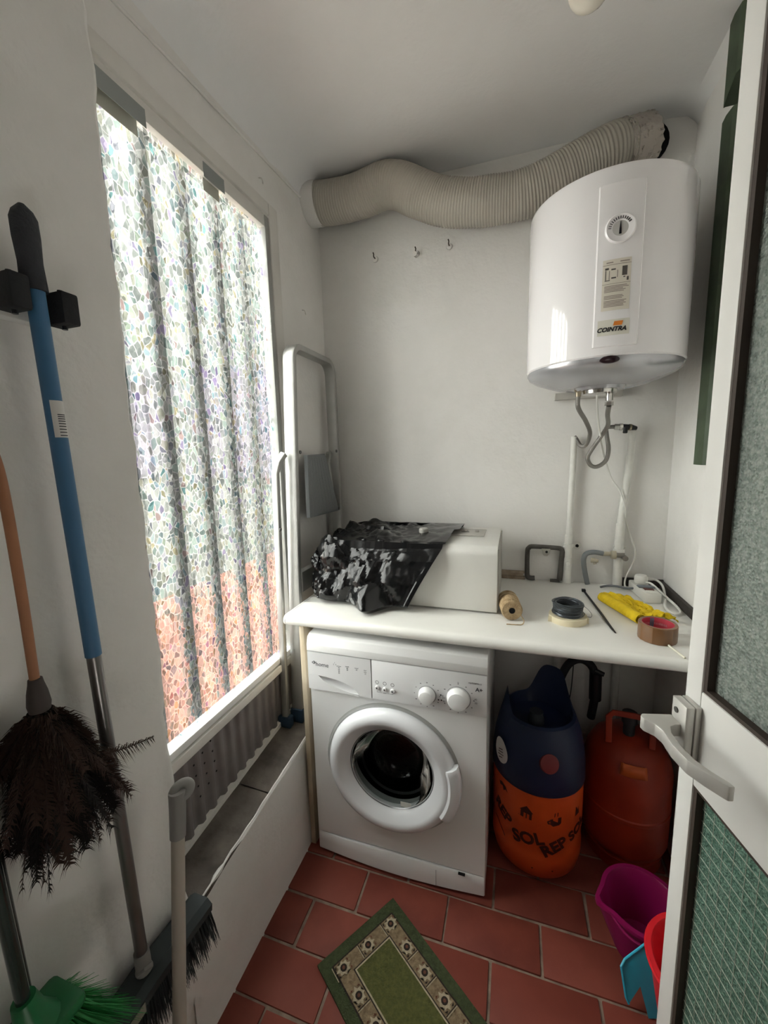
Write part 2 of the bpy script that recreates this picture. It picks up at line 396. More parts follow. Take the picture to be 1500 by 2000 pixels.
# corrugated panel
def corr(i, j):
    y = .60+.74*i/221; s_ = math.sin(2*PI*y/.047); s_ = max(-.7, min(.7, s_))/.7
    return (-.842+.006*s_, y, [.385+.10*max(0, min(1, (y-.64)/1.1))-.03, .645][j])
m = MB(); m.grid(corr, 222, 2); pan = m.build('corrugated_panel', mat('grey_sheet', '8d8887', .45, .35, var=.2, vscale=9, col2='7a7372'), win, recalc=False, ang=60)
hm = MB()
for a in range(3):
    for c_ in range(4):
        hm.lathe([(0, .0006), (.003, .0006), (.003, 0)], (-.834, .79+a*.034+c_*.004, .60-c_*.036+a*.012), 8, 'x')
hm.build('vent_hole', mat('hole_black', '0a0a0a', .9), pan)
def bead(i, j):
    y = .62+.73*j/40; z = .368+.10*max(0, min(1, (y-.64)/1.1)); pr = [(-.846, 0), (-.832, 0), (-.832, .018), (-.846, .020)]
    return (pr[i][0]+.0015*noise.noise(V(y*30, 1, 4)), y, z+pr[i][1]+.002*noise.noise(V(y*25, 3, 4)))
m = MB(); m.grid(bead, 4, 41, cu=True); m.build('bottom_bead', FRAMEW, win)

# ---- what lies outside the window: security bars, a terracotta terrace wall, a house added and sized to block bright sky
bars = thing('window_grille', 'pale grey vertical bars outside the filmed window', 'grille', (-.96, 1.0, .5))
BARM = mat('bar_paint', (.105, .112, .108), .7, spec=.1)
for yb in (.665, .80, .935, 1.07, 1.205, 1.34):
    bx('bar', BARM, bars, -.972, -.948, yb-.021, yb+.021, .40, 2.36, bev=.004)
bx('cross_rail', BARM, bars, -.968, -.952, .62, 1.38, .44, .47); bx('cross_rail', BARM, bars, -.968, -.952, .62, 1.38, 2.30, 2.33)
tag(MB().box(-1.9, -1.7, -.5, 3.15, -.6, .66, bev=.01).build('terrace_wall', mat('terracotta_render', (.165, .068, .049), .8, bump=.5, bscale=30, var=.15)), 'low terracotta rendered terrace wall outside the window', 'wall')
hs = thing('sky_block_house', 'grey-green rendered house added to block bright sky behind window film', 'house', (-4.2, 3.5, -.6))
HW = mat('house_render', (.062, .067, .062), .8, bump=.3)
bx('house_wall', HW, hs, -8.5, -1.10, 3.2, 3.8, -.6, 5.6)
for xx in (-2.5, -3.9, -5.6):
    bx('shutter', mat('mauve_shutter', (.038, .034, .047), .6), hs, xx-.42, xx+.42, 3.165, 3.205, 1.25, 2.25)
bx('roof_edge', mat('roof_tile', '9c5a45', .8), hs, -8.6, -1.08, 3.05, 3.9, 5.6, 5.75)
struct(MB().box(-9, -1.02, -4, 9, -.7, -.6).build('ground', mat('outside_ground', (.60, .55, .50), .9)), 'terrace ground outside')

# ================================================================ DOOR LEAF
DF = V(.262, .705, 0); DD = V(.225, -.974, 0).normalized(); DN = V(-.974, -.225, 0).normalized()
def dm(): return face_mtx(DF, DD, (0, 0, 1))       # local x along leaf, y up, z = DD x up
zdir = DD.cross(V(0, 0, 1)); sgn = 1 if zdir.dot(DN) > 0 else -1     # +1: local z looks into the room
def dbox(name, m, parent, s0, s1, z0, z1, n0, n1, bev=0):
    b = MB(); t = bmesh.new(); bmesh.ops.create_cube(t, size=1)
    for v in t.verts: v.co = V(s0+(v.co.x+.5)*(s1-s0), z0+(v.co.y+.5)*(z1-z0), sgn*(n0+(v.co.z+.5)*(n1-n0)))
    if bev: bmesh.ops.bevel(t, geom=t.edges[:], offset=bev, segments=2, profile=.5, affect='EDGES')
    b.add(t, dm()); return b.build(name, m, parent)
door = thing('door_1', 'open white aluminium door with frosted upper and wired lower glass', 'door', (DF.x+.08, DF.y-.35, .01)); struct(door); del door['category']
LW = .70
dbox('stile', ALUW, door, 0, .034, .012, 2.08, -.042, 0, .002); dbox('stile', ALUW, door, LW-.034, LW, .012, 2.08, -.042, 0, .002)
dbox('middle_rail', ALUW, door, .034, LW-.034, .925, 1.08, -.042, -.0005, .002)
dbox('top_rail', ALUW, door, .034, LW-.034, 2.0, 2.08, -.042, -.0005, .002); dbox('bottom_rail', ALUW, door, .034, LW-.034, .012, .12, -.042, -.0005, .002)
for (z0, z1) in ((1.08, 2.0), (.12, .925)):
    g = MB()
    for (s0, s1, a0, a1) in ((.034, .041, z0, z1), (LW-.041, LW-.034, z0, z1), (.041, LW-.041, z0, z0+.006), (.041, LW-.041, z1-.006, z1)):
        t = bmesh.new(); bmesh.ops.create_cube(t, size=1)
        for v in t.verts: v.co = V(s0+(v.co.x+.5)*(s1-s0), a0+(v.co.y+.5)*(a1-a0), sgn*(-.03+(v.co.z+.5)*.027))
        g.add(t, dm())
    g.build('gasket', GASKET, door)
def frosted(name, col, tint, wires, rough, bsc):
    m = bpy.data.materials.new(name); m.use_nodes = True; n, l = m.node_tree.nodes, m.node_tree.links; b = n['Principled BSDF']
    b.inputs['Roughness'].default_value = rough; b.inputs['Transmission Weight'].default_value = .55; b.inputs['IOR'].default_value = 1.3
    b.inputs['Specular IOR Level'].default_value = .6
    tc = n.new('ShaderNodeTexCoord'); vo = n.new('ShaderNodeTexVoronoi'); vo.inputs['Scale'].default_value = bsc; l.new(tc.outputs['Object'], vo.inputs['Vector'])
    mx = n.new('ShaderNodeMix'); mx.data_type = 'RGBA'; mx.inputs['A'].default_value = lin(col); mx.inputs['B'].default_value = lin(tint)
    nz = n.new('ShaderNodeTexNoise'); nz.inputs['Scale'].default_value = bsc*.6; nz.inputs['Detail'].default_value = 3; l.new(tc.outputs['Object'], nz.inputs['Vector'])
    rp = n.new('ShaderNodeMapRange'); rp.inputs['From Min'].default_value = .4; rp.inputs['From Max'].default_value = .6; l.new(nz.outputs['Fac'], rp.inputs['Value'])
    l.new(rp.outputs['Result'], mx.inputs['Factor'])
    l.new(mx.outputs['Result'], b.inputs['Base Color'])
    bp = n.new('ShaderNodeBump'); bp.inputs['Strength'].default_value = .8; bp.inputs['Distance'].default_value = .003
    l.new(vo.outputs['Distance'], bp.inputs['Height']); l.new(bp.outputs['Normal'], b.inputs['Normal'])
    return m
FROST = frosted('frosted_glass', 'b9c2ba', '9aa79f', 0, .25, 230); WIRED = frosted('wired_glass', '7fa391', '5d8574', 1, .3, 300)
dbox('upper_pane', FROST, door, .036, LW-.036, 1.082, 1.998, -.020, -.014)
lp = dbox('lower_pane', WIRED, door, .036, LW-.036, .122, .923, -.020, -.014)
wm = MB()                                   # wire mesh of the lower pane, cast just under its surface
WM = mat('glass_wire', 'c9cdc0', .4, .2)
k = 0
while True:
    z = .13+k*.02; k += 1
    if z > .92: break
    wm.tube([dm() @ V(.037, z, sgn*-.0138), dm() @ V(LW-.037, z, sgn*-.0136)], .0007, 4)
k = 0
while True:
    s_ = .045+k*.02; k += 1
    if s_ > LW-.04: break
    wm.tube([dm() @ V(s_, .125, sgn*-.0138), dm() @ V(s_, .92, sgn*-.0136)], .0004, 4)
wm.build('wire_mesh', WM, lp)['kind'] = 'stuff'
# lever handle
HM = mat('handle_alu', 'c6c4bf', .38, .35)
h1 = dbox('handle_plate', HM, door, .006, .040, .965, 1.057, 0, .008, .001)
dbox('handle_cover', HM, h1, .006, .040, .965, 1.057, .0095, .022, .002)
m = MB(); m.lathe([(0, .001), (.0045, .001), (.0045, -.001), (0, -.001)], dm() @ V(.018, 1.04, sgn*.0225), 14, mtx=dm().to_3x3().to_4x4() if sgn > 0 else dm().to_3x3().to_4x4()); m.build('screw', mat('screw_dark', '4a4845', .5), h1)
# lever seen from above: stem out of the plate, wavy grip back along the leaf
outer = [(.006, .022), (.006, .066), (.012, .071), (.020, .070), (.032, .060), (.046, .057), (.075, .061), (.105, .059), (.125, .050), (.142, .040), (.148, .036), (.148, .029), (.140, .031), (.124, .040), (.104, .048), (.076, .050), (.050, .047), (.036, .040), (.031, .030), (.031, .022)]
mt = dm() @ Matrix(((1, 0, 0, 0), (0, 0, 1, 0), (0, sgn, 0, 0), (0, 0, 0, 1)))
m = MB(); m.prism(outer, .021, mt @ Matrix.Translation((0, 0, 1.003)), bev=.0015); m.build('handle_lever', HM, door)
m = MB(); m.lathe([(0, 0), (.0028, 0), (.0028, .0012), (0, .0012)], dm() @ V(.0315, 1.012, sgn*.034), 10, mtx=face_mtx((0, 0, 0), DN, (0, 0, 1)).to_3x3().to_4x4()); m.build('grub_screw', mat('screw_dark', '4a4845'), h1)

# door frame of the doorway (hinge side)
struct(MB().box(.42, .445, -.16, -.02, 0, 2.12, bev=.002).build('trim_3', ALUW), 'white door frame post')

# ================================================================ WORKTOP
ZT = .90
ct = thing('worktop', 'white laminate worktop with rounded front edge', 'worktop', (-.10, 1.45, .86))
def ctop(i, j):
    x = [-.742, .548][j]; r = .018; y0 = 1.145
    pr = [(1.755, .862), (1.755, .9), (y0+.03, .9)] + [(y0+r-r*math.sin(a)*1.0, .9-r+r*math.cos(a)) for a in [PI*k/8 for k in range(0, 9)]] + [(y0+.06, .862)]
    return (x, pr[i][0], pr[i][1])
m = MB(); m.grid(ctop, 13, 2, cu=True); m.bm.faces.new([v for v in m.bm.verts if v.co.x < -.74]); m.bm.faces.new([v for v in m.bm.verts if v.co.x > .54])
m.build('slab', LAMIN, ct)
def cend(i, j):
    p = ctop(i, 0); return ([-.7435, -.7505][j], p[1]+(.001 if j else 0), p[2]+(-.001 if j and p[2] > .88 else 0))
m = MB(); m.grid(cend, 13, 2, cu=True); m.bm.faces.new([v for v in m.bm.verts if v.co.x < -.75]); m.build('end_cap', LAMIN, ct)
# board that carries it, beside the washing machine
tag(MB().box(-.702, -.684, 1.165, 1.74, 0, .861, bev=.001).build('support_board', mat('raw_board', 'c9bda8', .6, var=.15, vscale=10, col2='b5a68d')), 'upright pale board carrying the worktop beside the washing machine', 'board')
tag(MB().box(-.679, -.672, 1.19, 1.70, 0, .57, bev=.001).build('wooden_sheet', mat('brown_board', '8a5f3c', .6, bump=.2, var=.2, vscale=20)), 'thin brown wooden sheet between pale board and washing machine', 'board')
# dark upstand strips behind the worktop
DK = mat('dark_upstand', '39332f', .6, bump=.3, var=.3)
m = MB(); m.box(.395, .548, 1.745, 1.757, .9005, .933); struct(m.build('trim_4', DK), 'dark upstand strip at the back right corner of worktop')
m = MB(); m.box(.535, .548, 1.20, 1.742, .9005, .930); struct(m.build('trim_5', DK), 'dark upstand strip along right wall above worktop')
m = MB(); m.box(-.10, .047, 1.742, 1.758, .9005, .912); m.box(-.10, .040, 1.746, 1.758, .913, .925); m.box(-.10, .045, 1.744, 1.758, .926, .934)
struct(m.build('trim_6', mat('old_wood', 'b9aa97', .7, bump=.5, bscale=40, var=.4, vscale=30, col2='7d6a59')), 'old grooved wooden strip behind the white box')

# ================================================================ WASHING MACHINE
X0, X1, YF = -.660, -.068, 1.150
wm_ = thing('washing_machine', 'white front-loading washing machine under the worktop', 'washing machine', ((X0+X1)/2, 1.40, 0))
b = MB()
CXD, CZD, RD = -.374, .404, .222
def front_plate(b, x0, x1, z0, z1, y, hole_c, hole_r, n=64):
    """flat front with a round hole"""
    bm = b.bm; inner, outer = [], []
    for k in range(n):
        a = 2*PI*k/n; dx, dz = math.cos(a), math.sin(a)
        inner.append(bm.verts.new((hole_c[0]+hole_r*dx, y, hole_c[1]+hole_r*dz)))
        tx = ((x1 if dx > 0 else x0)-hole_c[0])/dx if abs(dx) > 1e-9 else 1e9
        tz = ((z1 if dz > 0 else z0)-hole_c[1])/dz if abs(dz) > 1e-9 else 1e9
        t = min(tx, tz); outer.append(bm.verts.new((hole_c[0]+t*dx, y, hole_c[1]+t*dz)))
    for k in range(n): bm.faces.new((inner[k], inner[(k+1) % n], outer[(k+1) % n], outer[k]))
    # corners
    for cx, cz in ((x0, z0), (x1, z0), (x0, z1), (x1, z1)):
        c = bm.verts.new((cx, y, cz))
        best = sorted(range(n), key=lambda k: (outer[k].co-c.co).length)[:2]
        i, j = sorted(best)
        if j-i > 1: i, j = j, i
        try: bm.faces.new((outer[i], outer[j], c))
        except ValueError: pass
front_plate(b, X0+.003, X1-.003, .085, .648, YF, (CXD, CZD), .165)
b.box(X0, X0+.006, YF+.0005, 1.66, .015, .80); b.box(X1-.006, X1, YF+.0005, 1.66, .015, .80); b.box(X0, X1, 1.652, 1.66, .015, .80); b.box(X0, X1, YF+.003, 1.66, .012, .02)
b.build('body', WHITE, wm_)
# top lid with sloping front
pr = [(1.664, .789), (1.664, .845), (YF+.045, .845), (YF+.012, .843), (YF-.002, .836), (YF-.010, .812), (YF-.011, .789)]
m = MB(); t = [(p[0], p[1]) for p in pr]; m.prism(t, X1-X0+.004, face_mtx((X0-.002, 0, 0), (0, 1, 0), (0, 0, 1)), bev=.0015); lid = m.build('top_lid', WHITE, wm_)
bx('lid_groove', mat('seam_grey', '55524f', .8), lid, X0+.060, X0+.062, YF+.05, 1.60, .8452, .8456)  # thin dark grey strip marks the lid groove
# control panel: drawer front + fascia
PANEL = mat('panel_plastic', (.74, .74, .75), .35)
PY = YF-.010
fa = MB(); fa.box(-.430, X1+.001, PY, YF+.02, .651, .786, bev=.002); fascia = fa.build('control_panel', PANEL, wm_)
dr = MB()
# drawer front with a scooped grip: upper strip + lower strip + scoop
top_c = [(X0+.0, .7045), (-.623, .7035), (-.590, .7015), (-.555, .697), (-.525, .690), (-.500, .679), (-.485, .667), (-.476, .6545)]
low_c = [(X0+.0, .7045), (-.623, .7035), (-.606, .688), (-.585, .678), (-.555, .668), (-.525, .661), (-.500, .656), (-.476, .6545)]
up_poly = [(X0-.001, .786), (X0-.001, .7045)] + top_c[1:] + [(-.470, .651), (-.4325, .651), (-.4325, .786)]
dr.prism([(x, z) for x, z in up_poly], .03, face_mtx((0, PY, 0), (1, 0, 0), (0, 0, 1)) @ Matrix.Translation((0, 0, -.03)))
lo_poly = [(X0-.001, .7035), (X0-.001, .651), (-.478, .651)] + low_c[::-1][1:-1]
dr.prism(lo_poly, .03, face_mtx((0, PY, 0), (1, 0, 0), (0, 0, 1)) @ Matrix.Translation((0, 0, -.03)))
drawer = dr.build('detergent_drawer', PANEL, wm_)
def scoop(i, j):
    a, c = top_c[1+i], low_c[1+i]; t = j/8; return (a[0]*(1-t)+c[0]*t, PY+.022*math.sin(PI*t)*math.sin(PI*(i+.3)/6.6)+.002+(.004*(1-t)), a[1]*(1-t)+c[1]*t)
m = MB(); m.grid(scoop, 7, 9); m.build('drawer_grip', PANEL, drawer, recalc=False)
# kick plate, gently bowed forward
def kick(i, j):
    t = i/24; x = X0+.002+(X1-X0-.004)*t; bow = .016*math.sin(PI*t)
    pr = [(1.20, .008), (YF+.004-bow, .008), (YF-.001-bow, .014), (YF-.002-bow*.9, .05), (YF-.001-bow*.6, .078), (YF+.002-bow*.6, .082), (1.20, .082)]
    return (x, pr[j][0], pr[j][1])
m = MB(); m.grid(kick, 25, 7, cv=True); kp = m.build('kick_plate', WHITE, wm_)
bx('plate_seam', MATS['seam_grey'], kp, -.2245, -.2238, YF-.016, YF-.0135, .012, .075)
bx('plate_slot', MATS['hole_black'], kp, -.152, -.130, YF-.011, YF-.004, .079, .083)
# porthole door: recess, ring, bowl, glass
DW = mat('porthole_plastic', (.78, .79, .82), .25)
def ring(prof, name, m_, parent, n=72):
    b = MB(); b.lathe(prof, (CXD, YF, CZD), n, '-y'); return b.build(name, m_, parent, ang=50)
pd = ring([(.228, -.004), (.226, .0005), (.222, .004), (.219, .006), (.217, .018), (.210, .030), (.196, .037), (.182, .038), (.176, .034), (.148, .014), (.145, .006), (.141, .004), (.140, -.03), (.222, -.03)], 'porthole_ring', DW, wm_)
ring([(.2225, .0062), (.2285, .0015), (.232, .0008), (.232, .0002), (.222, .0002)], 'recess_edge', mat('recess_grey', '9b9c9a', .5), pd)
ring([(.141, -.002), (.141, -.012), (.168, -.03), (.19, -.05), (.205, -.05), (.205, -.40), (0, -.40)], 'drum_wall', mat('drum_steel', '39393a', .4, .7, bump=.9, bscale=90, var=.4, vscale=60, col2='2a2a2b'), wm_)
def clear_glass(name, col, fac, rough):
    m_ = bpy.data.materials.new(name); m_.use_nodes = True; n, l = m_.node_tree.nodes, m_.node_tree.links; n.remove(n['Principled BSDF'])
    tr = n.new('ShaderNodeBsdfTransparent'); tr.inputs[0].default_value = col; gl = n.new('ShaderNodeBsdfGlossy'); gl.inputs['Roughness'].default_value = rough
    fr = n.new('ShaderNodeFresnel'); fr.inputs['IOR'].default_value = fac; mx_ = n.new('ShaderNodeMixShader')
    l.new(fr.outputs[0], mx_.inputs[0]); l.new(tr.outputs[0], mx_.inputs[1]); l.new(gl.outputs[0], mx_.inputs[2]); l.new(mx_.outputs[0], n['Material Output'].inputs['Surface']); return m_
GLASS = clear_glass('bowl_glass', (.62, .64, .63, 1), 1.22, .06)
ring([(.1405, .004), (.139, -.006), (.128, -.035), (.112, -.075), (.095, -.098), (.07, -.112), (.03, -.118), (0, -.119), (0, -.114), (.03, -.113), (.068, -.107), (.092, -.094), (.108, -.073), (.124, -.033), (.135, -.004)], 'porthole_bowl', GLASS, pd)
m = MB(); m.lathe([(.120, -.052), (.124, -.050), (.126, -.046), (.121, -.050)], (CXD, YF, CZD-.012), 60, '-y'); m.build('rubber_seal', mat('seal_grey', '5e5e60', .5), wm_)
ring([(.141, .003), (.1435, .0075), (.1455, .0062), (.1435, .002)], 'chrome_bezel', mat('bezel', '6f7072', .3, .4), pd)
m = MB(); m.box(CXD+.030, CXD+.066, YF-.004, YF-.003, CZD-.132, CZD-.114); m.build('sticker', mat('paper_sticker', 'cfcfc9', .6), pd)
# porthole handle on the right flank
def hnd(i, j):
    a = math.radians(-32+50*i/20); pr = [(.232, .006), (.235, .016), (.231, .032), (.219, .042), (.203, .044), (.195, .038), (.197, .030), (.2, .006)]
    r, y = pr[j]; k = 1 if 0 < i < 20 else .93; return (CXD+r*math.cos(a), YF-y*k, CZD+r*math.sin(a))
m = MB(); m.grid(hnd, 21, 8, cv=True); m.bm.verts.ensure_lookup_table(); m.bm.faces.new(m.bm.verts[:8]); m.bm.faces.new(m.bm.verts[-8:]); m.build('door_handle', DW, pd)
# knobs, buttons
for (kx, kz, r) in ((-.248, .697, .026), (-.152, .701, .034)):
    m = MB(); m.lathe([(r, 0), (r*1.02, .002), (r*.98, .008), (r*.9, .018), (r*.8, .023), (r*.6, .0245), (0, .025)], (kx, PY, kz), 40, '-y'); kn = m.build('knob', WHITE, fascia)
    m = MB(); m.lathe([(r*1.06, -.0005), (r*1.10, .0008), (r*1.14, -.0005)], (kx, PY, kz), 40, '-y', a0=-2.2, a1=2.6); m.build('knob_ring', INK2, kn)
for q, (kx, kz) in enumerate(((-.412, .694), (-.386, .692), (-.360, .690))):
    m = MB(); m.lathe([(.0075, 0), (.0075, .003), (.006, .005), (0, .0055)], (kx, PY, kz), 20, '-y'); bt = m.build('button', WHITE, fascia)
    m = MB(); m.lathe([(.0028, .0056), (0, .0058)], (kx, PY, kz), 12, '-y'); m.build('button_mark', INK, bt)
FM = lambda x, z, d=.0002: face_mtx((x, PY-d, z), (1, 0, 0), (0, 0, 1))
def fprint(parts, name='print_mark', m_=INK2, parent=fascia):
    b = MB()
    for a in parts: b.box(a[0], a[1], PY-.0004, PY+.0002, a[2], a[3])
    return b.build(name, m_, parent)
random.seed(3)
text_mb('home', .021, .0003, .0, 'LEFT', FM(-.631, .744)).build('logo_lettering', mat('logo_grey', '5a5c60', .5), drawer)
m = MB(); m.prism([(-.645, .749), (-.6395, .754), (-.6415, .749), (-.6395, .744)], .0006, face_mtx((0, PY-.0006, 0), (1, 0, 0), (0, 0, 1)))
m.prism([(-.630, .749), (-.637, .7555), (-.6385, .752), (-.6345, .749), (-.6385, .746), (-.637, .7425)], .0006, face_mtx((0, PY-.0006, 0), (1, 0, 0), (0, 0, 1))); m.build('logo_mark', MATS['logo_grey'], drawer)
for (tx, tz, lines) in ((-.560, .758, ('1', '2   3')), (-.545, .748, ('cotton', '90', '60', '40', '30')), (-.515, .751, ('synth', '60', '40')), (-.482, .750, ('wool', '30')), (-.452, .747, ('eco', 'mix', '15'))):
    for q, tt in enumerate(lines):
        text_mb(tt, .0062, .0002, 0, 'CENTER', FM(tx, tz-q*.0062)).build('programme_print', INK2, drawer)
text_mb('A+', .017, .0003, 0, 'CENTER', FM(-.090, .738), bold=.0004).build('rating_lettering', INK, fascia)
text_mb('HLF508PM-11', .0068, .0002, .25, 'CENTER', FM(-.102, .757)).build('model_lettering', INK, fascia)
pp = []
for (kx, kz, r) in ((-.248, .697, .040), (-.152, .701, .047)):
    for a in range(0, 360, 30):
        if 240 < a < 300 and r > .045: pass
        cx, cz = kx+r*math.cos(math.radians(a)), kz+r*math.sin(math.radians(a)); s_ = random.uniform(.0012, .0026); pp.append((cx-s_, cx+s_, cz-.0013, cz+.0013))
fprint(pp, 'dial_marks')['kind'] = 'stuff'
for q, (kx, kz) in enumerate(((-.205, .703), (-.203, .686), (-.212, .686))):
    m = MB(); m.lathe([(.0026, .0004), (0, .0004)], (kx, PY, kz), 10, '-y'); m.build('dot_mark', INK, fascia)
for q, (tx, tz, tt) in enumerate(((-.100, .706, '40'), (-.099, .694, '30'), (-.196, .695, '60'), (-.195, .683, '90'), (-.152, .752, '0'))):
    text_mb(tt, .008, .0002, 0, 'CENTER', FM(tx, tz)).build('dial_number', INK2, fascia)
for q, kx in enumerate((-.412, -.386, -.360)):
    m = MB(); m.lathe([(.0062, .0003), (.0052, .0005), (.0045, .0003)], (kx, PY, .7125-q*.001), 16, '-y'); m.build('button_symbol', INK2, fascia)
fprint([(-.412, -.395, .6775, .6781), (-.378, -.360, .6775, .6781), (-.4126, -.412, .6775, .682), (-.360, -.3594, .6775, .682), (-.392, -.381, .677, .679)], 'bracket_mark')

# ================================================================ WATER HEATER
HX, HY, HR, HZ0, HZ1 = .254, 1.508, .225, 1.69, 2.166
ht = thing('water_heater', 'white electric water heater cylinder hung on the back wall', 'water heater', (HX, HY, 1.62))
m = MB(); m.lathe([(HR-.004, HZ0), (HR, HZ0+.004), (HR, HZ1-.018), (HR-.004, HZ1-.006), (HR-.018, HZ1+.002), (HR-.07, HZ1+.012), (0, HZ1+.016)], (HX, HY, 0), 96); m.build('tank_shell', HEATW, ht, ang=40)
m = MB(); m.lathe([(HR-.004, HZ0+.001), (HR-.003, HZ0-.006), (HR-.010, HZ0-.018), (HR-.03, HZ0-.03), (.14, HZ0-.05), (.10, HZ0-.058), (.096, HZ0-.055), (.075, HZ0-.055), (.07, HZ0-.064), (.0, HZ0-.066)], (HX, HY, 0), 96); bc = m.build('bottom_cap', SILVER, ht, ang=40)
m = MB(); m.lathe([(.052, HZ0-.062), (.050, HZ0-.074), (.03, HZ0-.078), (0, HZ0-.079)], (HX, HY+.0, 0), 40); m.build('element_flange', CHROME, bc)
def hcyl(ang, z, d=0): a = math.radians(ang); return V(HX+(HR+d)*math.sin(a), HY-(HR+d)*math.cos(a), z)
def hpatch(name, m_, parent, a0, a1, z0, z1, d=.0006, n=10):
    b = MB(); b.grid(lambda i, j: hcyl(a0+(a1-a0)*i/n, [z0, z1][j % 2 if j < 2 else 1], d) if j < 2 else hcyl(a0+(a1-a0)*i/n, [z1, z0][j-2], -.001), n+1, 4, cv=True)
    return b.build(name, m_, parent)
m = MB()
def fp(i, j):
    a = -16+29*i/20; pr = [(1.712, -.002), (1.715, .0035), (2.115, .0035), (2.118, -.002)]; e = -.002 if i in (0, 20) else pr[j][1]
    return hcyl(a, pr[j][0], e)
m.grid(fp, 21, 4); panel = m.build('front_panel', HEATW, ht, ang=30)
def hbend(ang0, z0, d=.0046):
    return lambda c: hcyl(ang0+math.degrees(c.x/HR), z0+c.y, d+c.z)
# sticker sheet and logo
lab = hpatch('info_sticker', mat('sticker_beige', 'd6cfc2', .5), panel, -11, 5.6, 1.805, 1.932, .0042)
def hlines(lst, name, m_, parent, d=.0047):
    b = MB()
    for a0, a1, z0, z1 in lst:
        n = max(1, int((a1-a0)/2)+1); b.grid(lambda i, j: hcyl(a0+(a1-a0)*i/n, [z0, z1][j], d), n+1, 2)
    return b.build(name, m_, parent, recalc=False)
ST = mat('sticker_ink', '8b8078', .6); STD = mat('sticker_dark', '4c4844', .6)
ln = [(-11, 5.6, 1.918, 1.9192), (-11, 5.6, 1.871, 1.872)]
for k in range(8): ln.append((-9.6, 4.8-random.uniform(0, 4), 1.865-k*.0035-(.007 if k > 4 else 0), 1.8668-k*.0035-(.007 if k > 4 else 0)))
for k in range(5): ln.append((-9.6, 4.8-random.uniform(0, 3), 1.828-k*.0035, 1.8298-k*.0035))
ln += [(-9, -5, 1.923, 1.9255), (-1, 4.5, 1.923, 1.9255)]
hlines(ln, 'sticker_print', ST, lab)['kind'] = 'stuff'
hlines([(0.4, 3.4, 1.889, 1.912), (-9.4, -8.9, 1.882, 1.906), (-7.2, -6.9, 1.882, 1.904), (-9.6, -6.6, 1.8795, 1.8815), (-9.6, -7.4, 1.907, 1.912), (-6.0, -3.4, 1.905, 1.9085), (-5.8, -3, 1.884, 1.8875), (1.2, 2.4, 1.884, 1.8865), (3.2, 4.4, 1.876, 1.885), (-2.4, -2.1, 1.886, 1.904)], 'sticker_diagram', STD, lab)
lg = hpatch('logo_plate', mat('logo_plate', 'd3d0c4', .4), panel, -12.5, 6.5, 1.742, 1.782, .0040)
b = MB(); b.grid(lambda i, j: hcyl([-3.4, 1.9][i]+[0, .7][j], [1.7655, 1.7765][j], .0049), 2, 2); b.build('logo_flag', mat('logo_orange', 'd97f2b', .5), lg, recalc=False)
text_mb('COINTRA', .0155, .0003, .28, 'CENTER', fn=hbend(-4.2, 1.7565), bold=.0006).build('logo_lettering', mat('logo_black', '1c1c1e', .5), lg)
# thermometer dial
dc = hcyl(-2, 2.004, .003); dmx = face_mtx((0, 0, 0), (math.cos(math.radians(-2)), math.sin(math.radians(-2)), 0), (0, 0, 1)).to_3x3().to_4x4()
m = MB(); m.lathe([(.036, -.003), (.036, .003), (.033, .006), (.029, .004), (.019, .003), (.018, .0025), (0, .0025)], dc, 48, mtx=dmx); dial = m.build('thermometer_dial', HEATW, panel, ang=25)
m = MB(); m.lathe([(.0185, .0027), (0, .0028)], dc, 32, mtx=dmx); m.build('dial_face', mat('dial_grey', 'b9b7b3', .4), dial)
m = MB()
for k in range(13):
    a = math.radians(175-k*12); c, s_ = math.cos(a), math.sin(a); wd = .0006+.00008*k
    q = [(c*.0215-s_*wd, s_*.0215+c*wd), (c*.0215+s_*wd, s_*.0215-c*wd), (c*.0285+s_*wd, s_*.0285-c*wd), (c*.0285-s_*wd, s_*.0285+c*wd)]
    m.prism(q, .0007, Matrix.Translation(dc) @ dmx @ Matrix.Translation((0, 0, .0036)))
m.build('dial_ticks', INK, dial)
m = MB(); m.prism([(-.003, -.014), (.003, -.014), (.0025, -.002), (.0005, .016), (-.0005, .016), (-.0025, -.002)], .0012, Matrix.Translation(dc) @ dmx @ Matrix.Translation((0, 0, .0029))); m.build('dial_needle', BLACK, dial)
# dark oval lamp on the rim
m = MB(); m.lathe([(0, .0035), (.6, .003), (.92, .0012), (1, -.002)], (0, 0, 0), 28)
for v in m.bm.verts: v.co = hcyl(-4+math.degrees(v.co.x*.026/HR), HZ0-.009+v.co.y*.0105, v.co.z*1.0-.004)
m.build('pilot_lamp', mat('dark_lens', '2a1c20', .15), bc)
# connections under it
m = MB(); m.tube([(.191, 1.50, 1.655), (.191, 1.50, 1.61)], .0085, 12); m.tube([(.191, 1.5, 1.636), (.191, 1.5, 1.624)], .012, 6); m.build('outlet_nut', mat('brass_dull', '9a8f7c', .35, .8), ht)
m = MB(); m.tube([(.283, 1.50, 1.645), (.283, 1.50, 1.62)], .0125, 10); cp = m.build('inlet_collar', BLACK, ht)
m = MB(); m.tube([(.283, 1.50, 1.622), (.283, 1.50, 1.592)], .011, 12); m.tube([(.283, 1.5, 1.588), (.283, 1.5, 1.576)], .013, 6); m.build('safety_valve', CHROME, ht)
bx('wall_bracket', mat('bracket', 'b7b3ac', .5), ht, .14, .37, 1.725, 1.758, 1.628, 1.652)

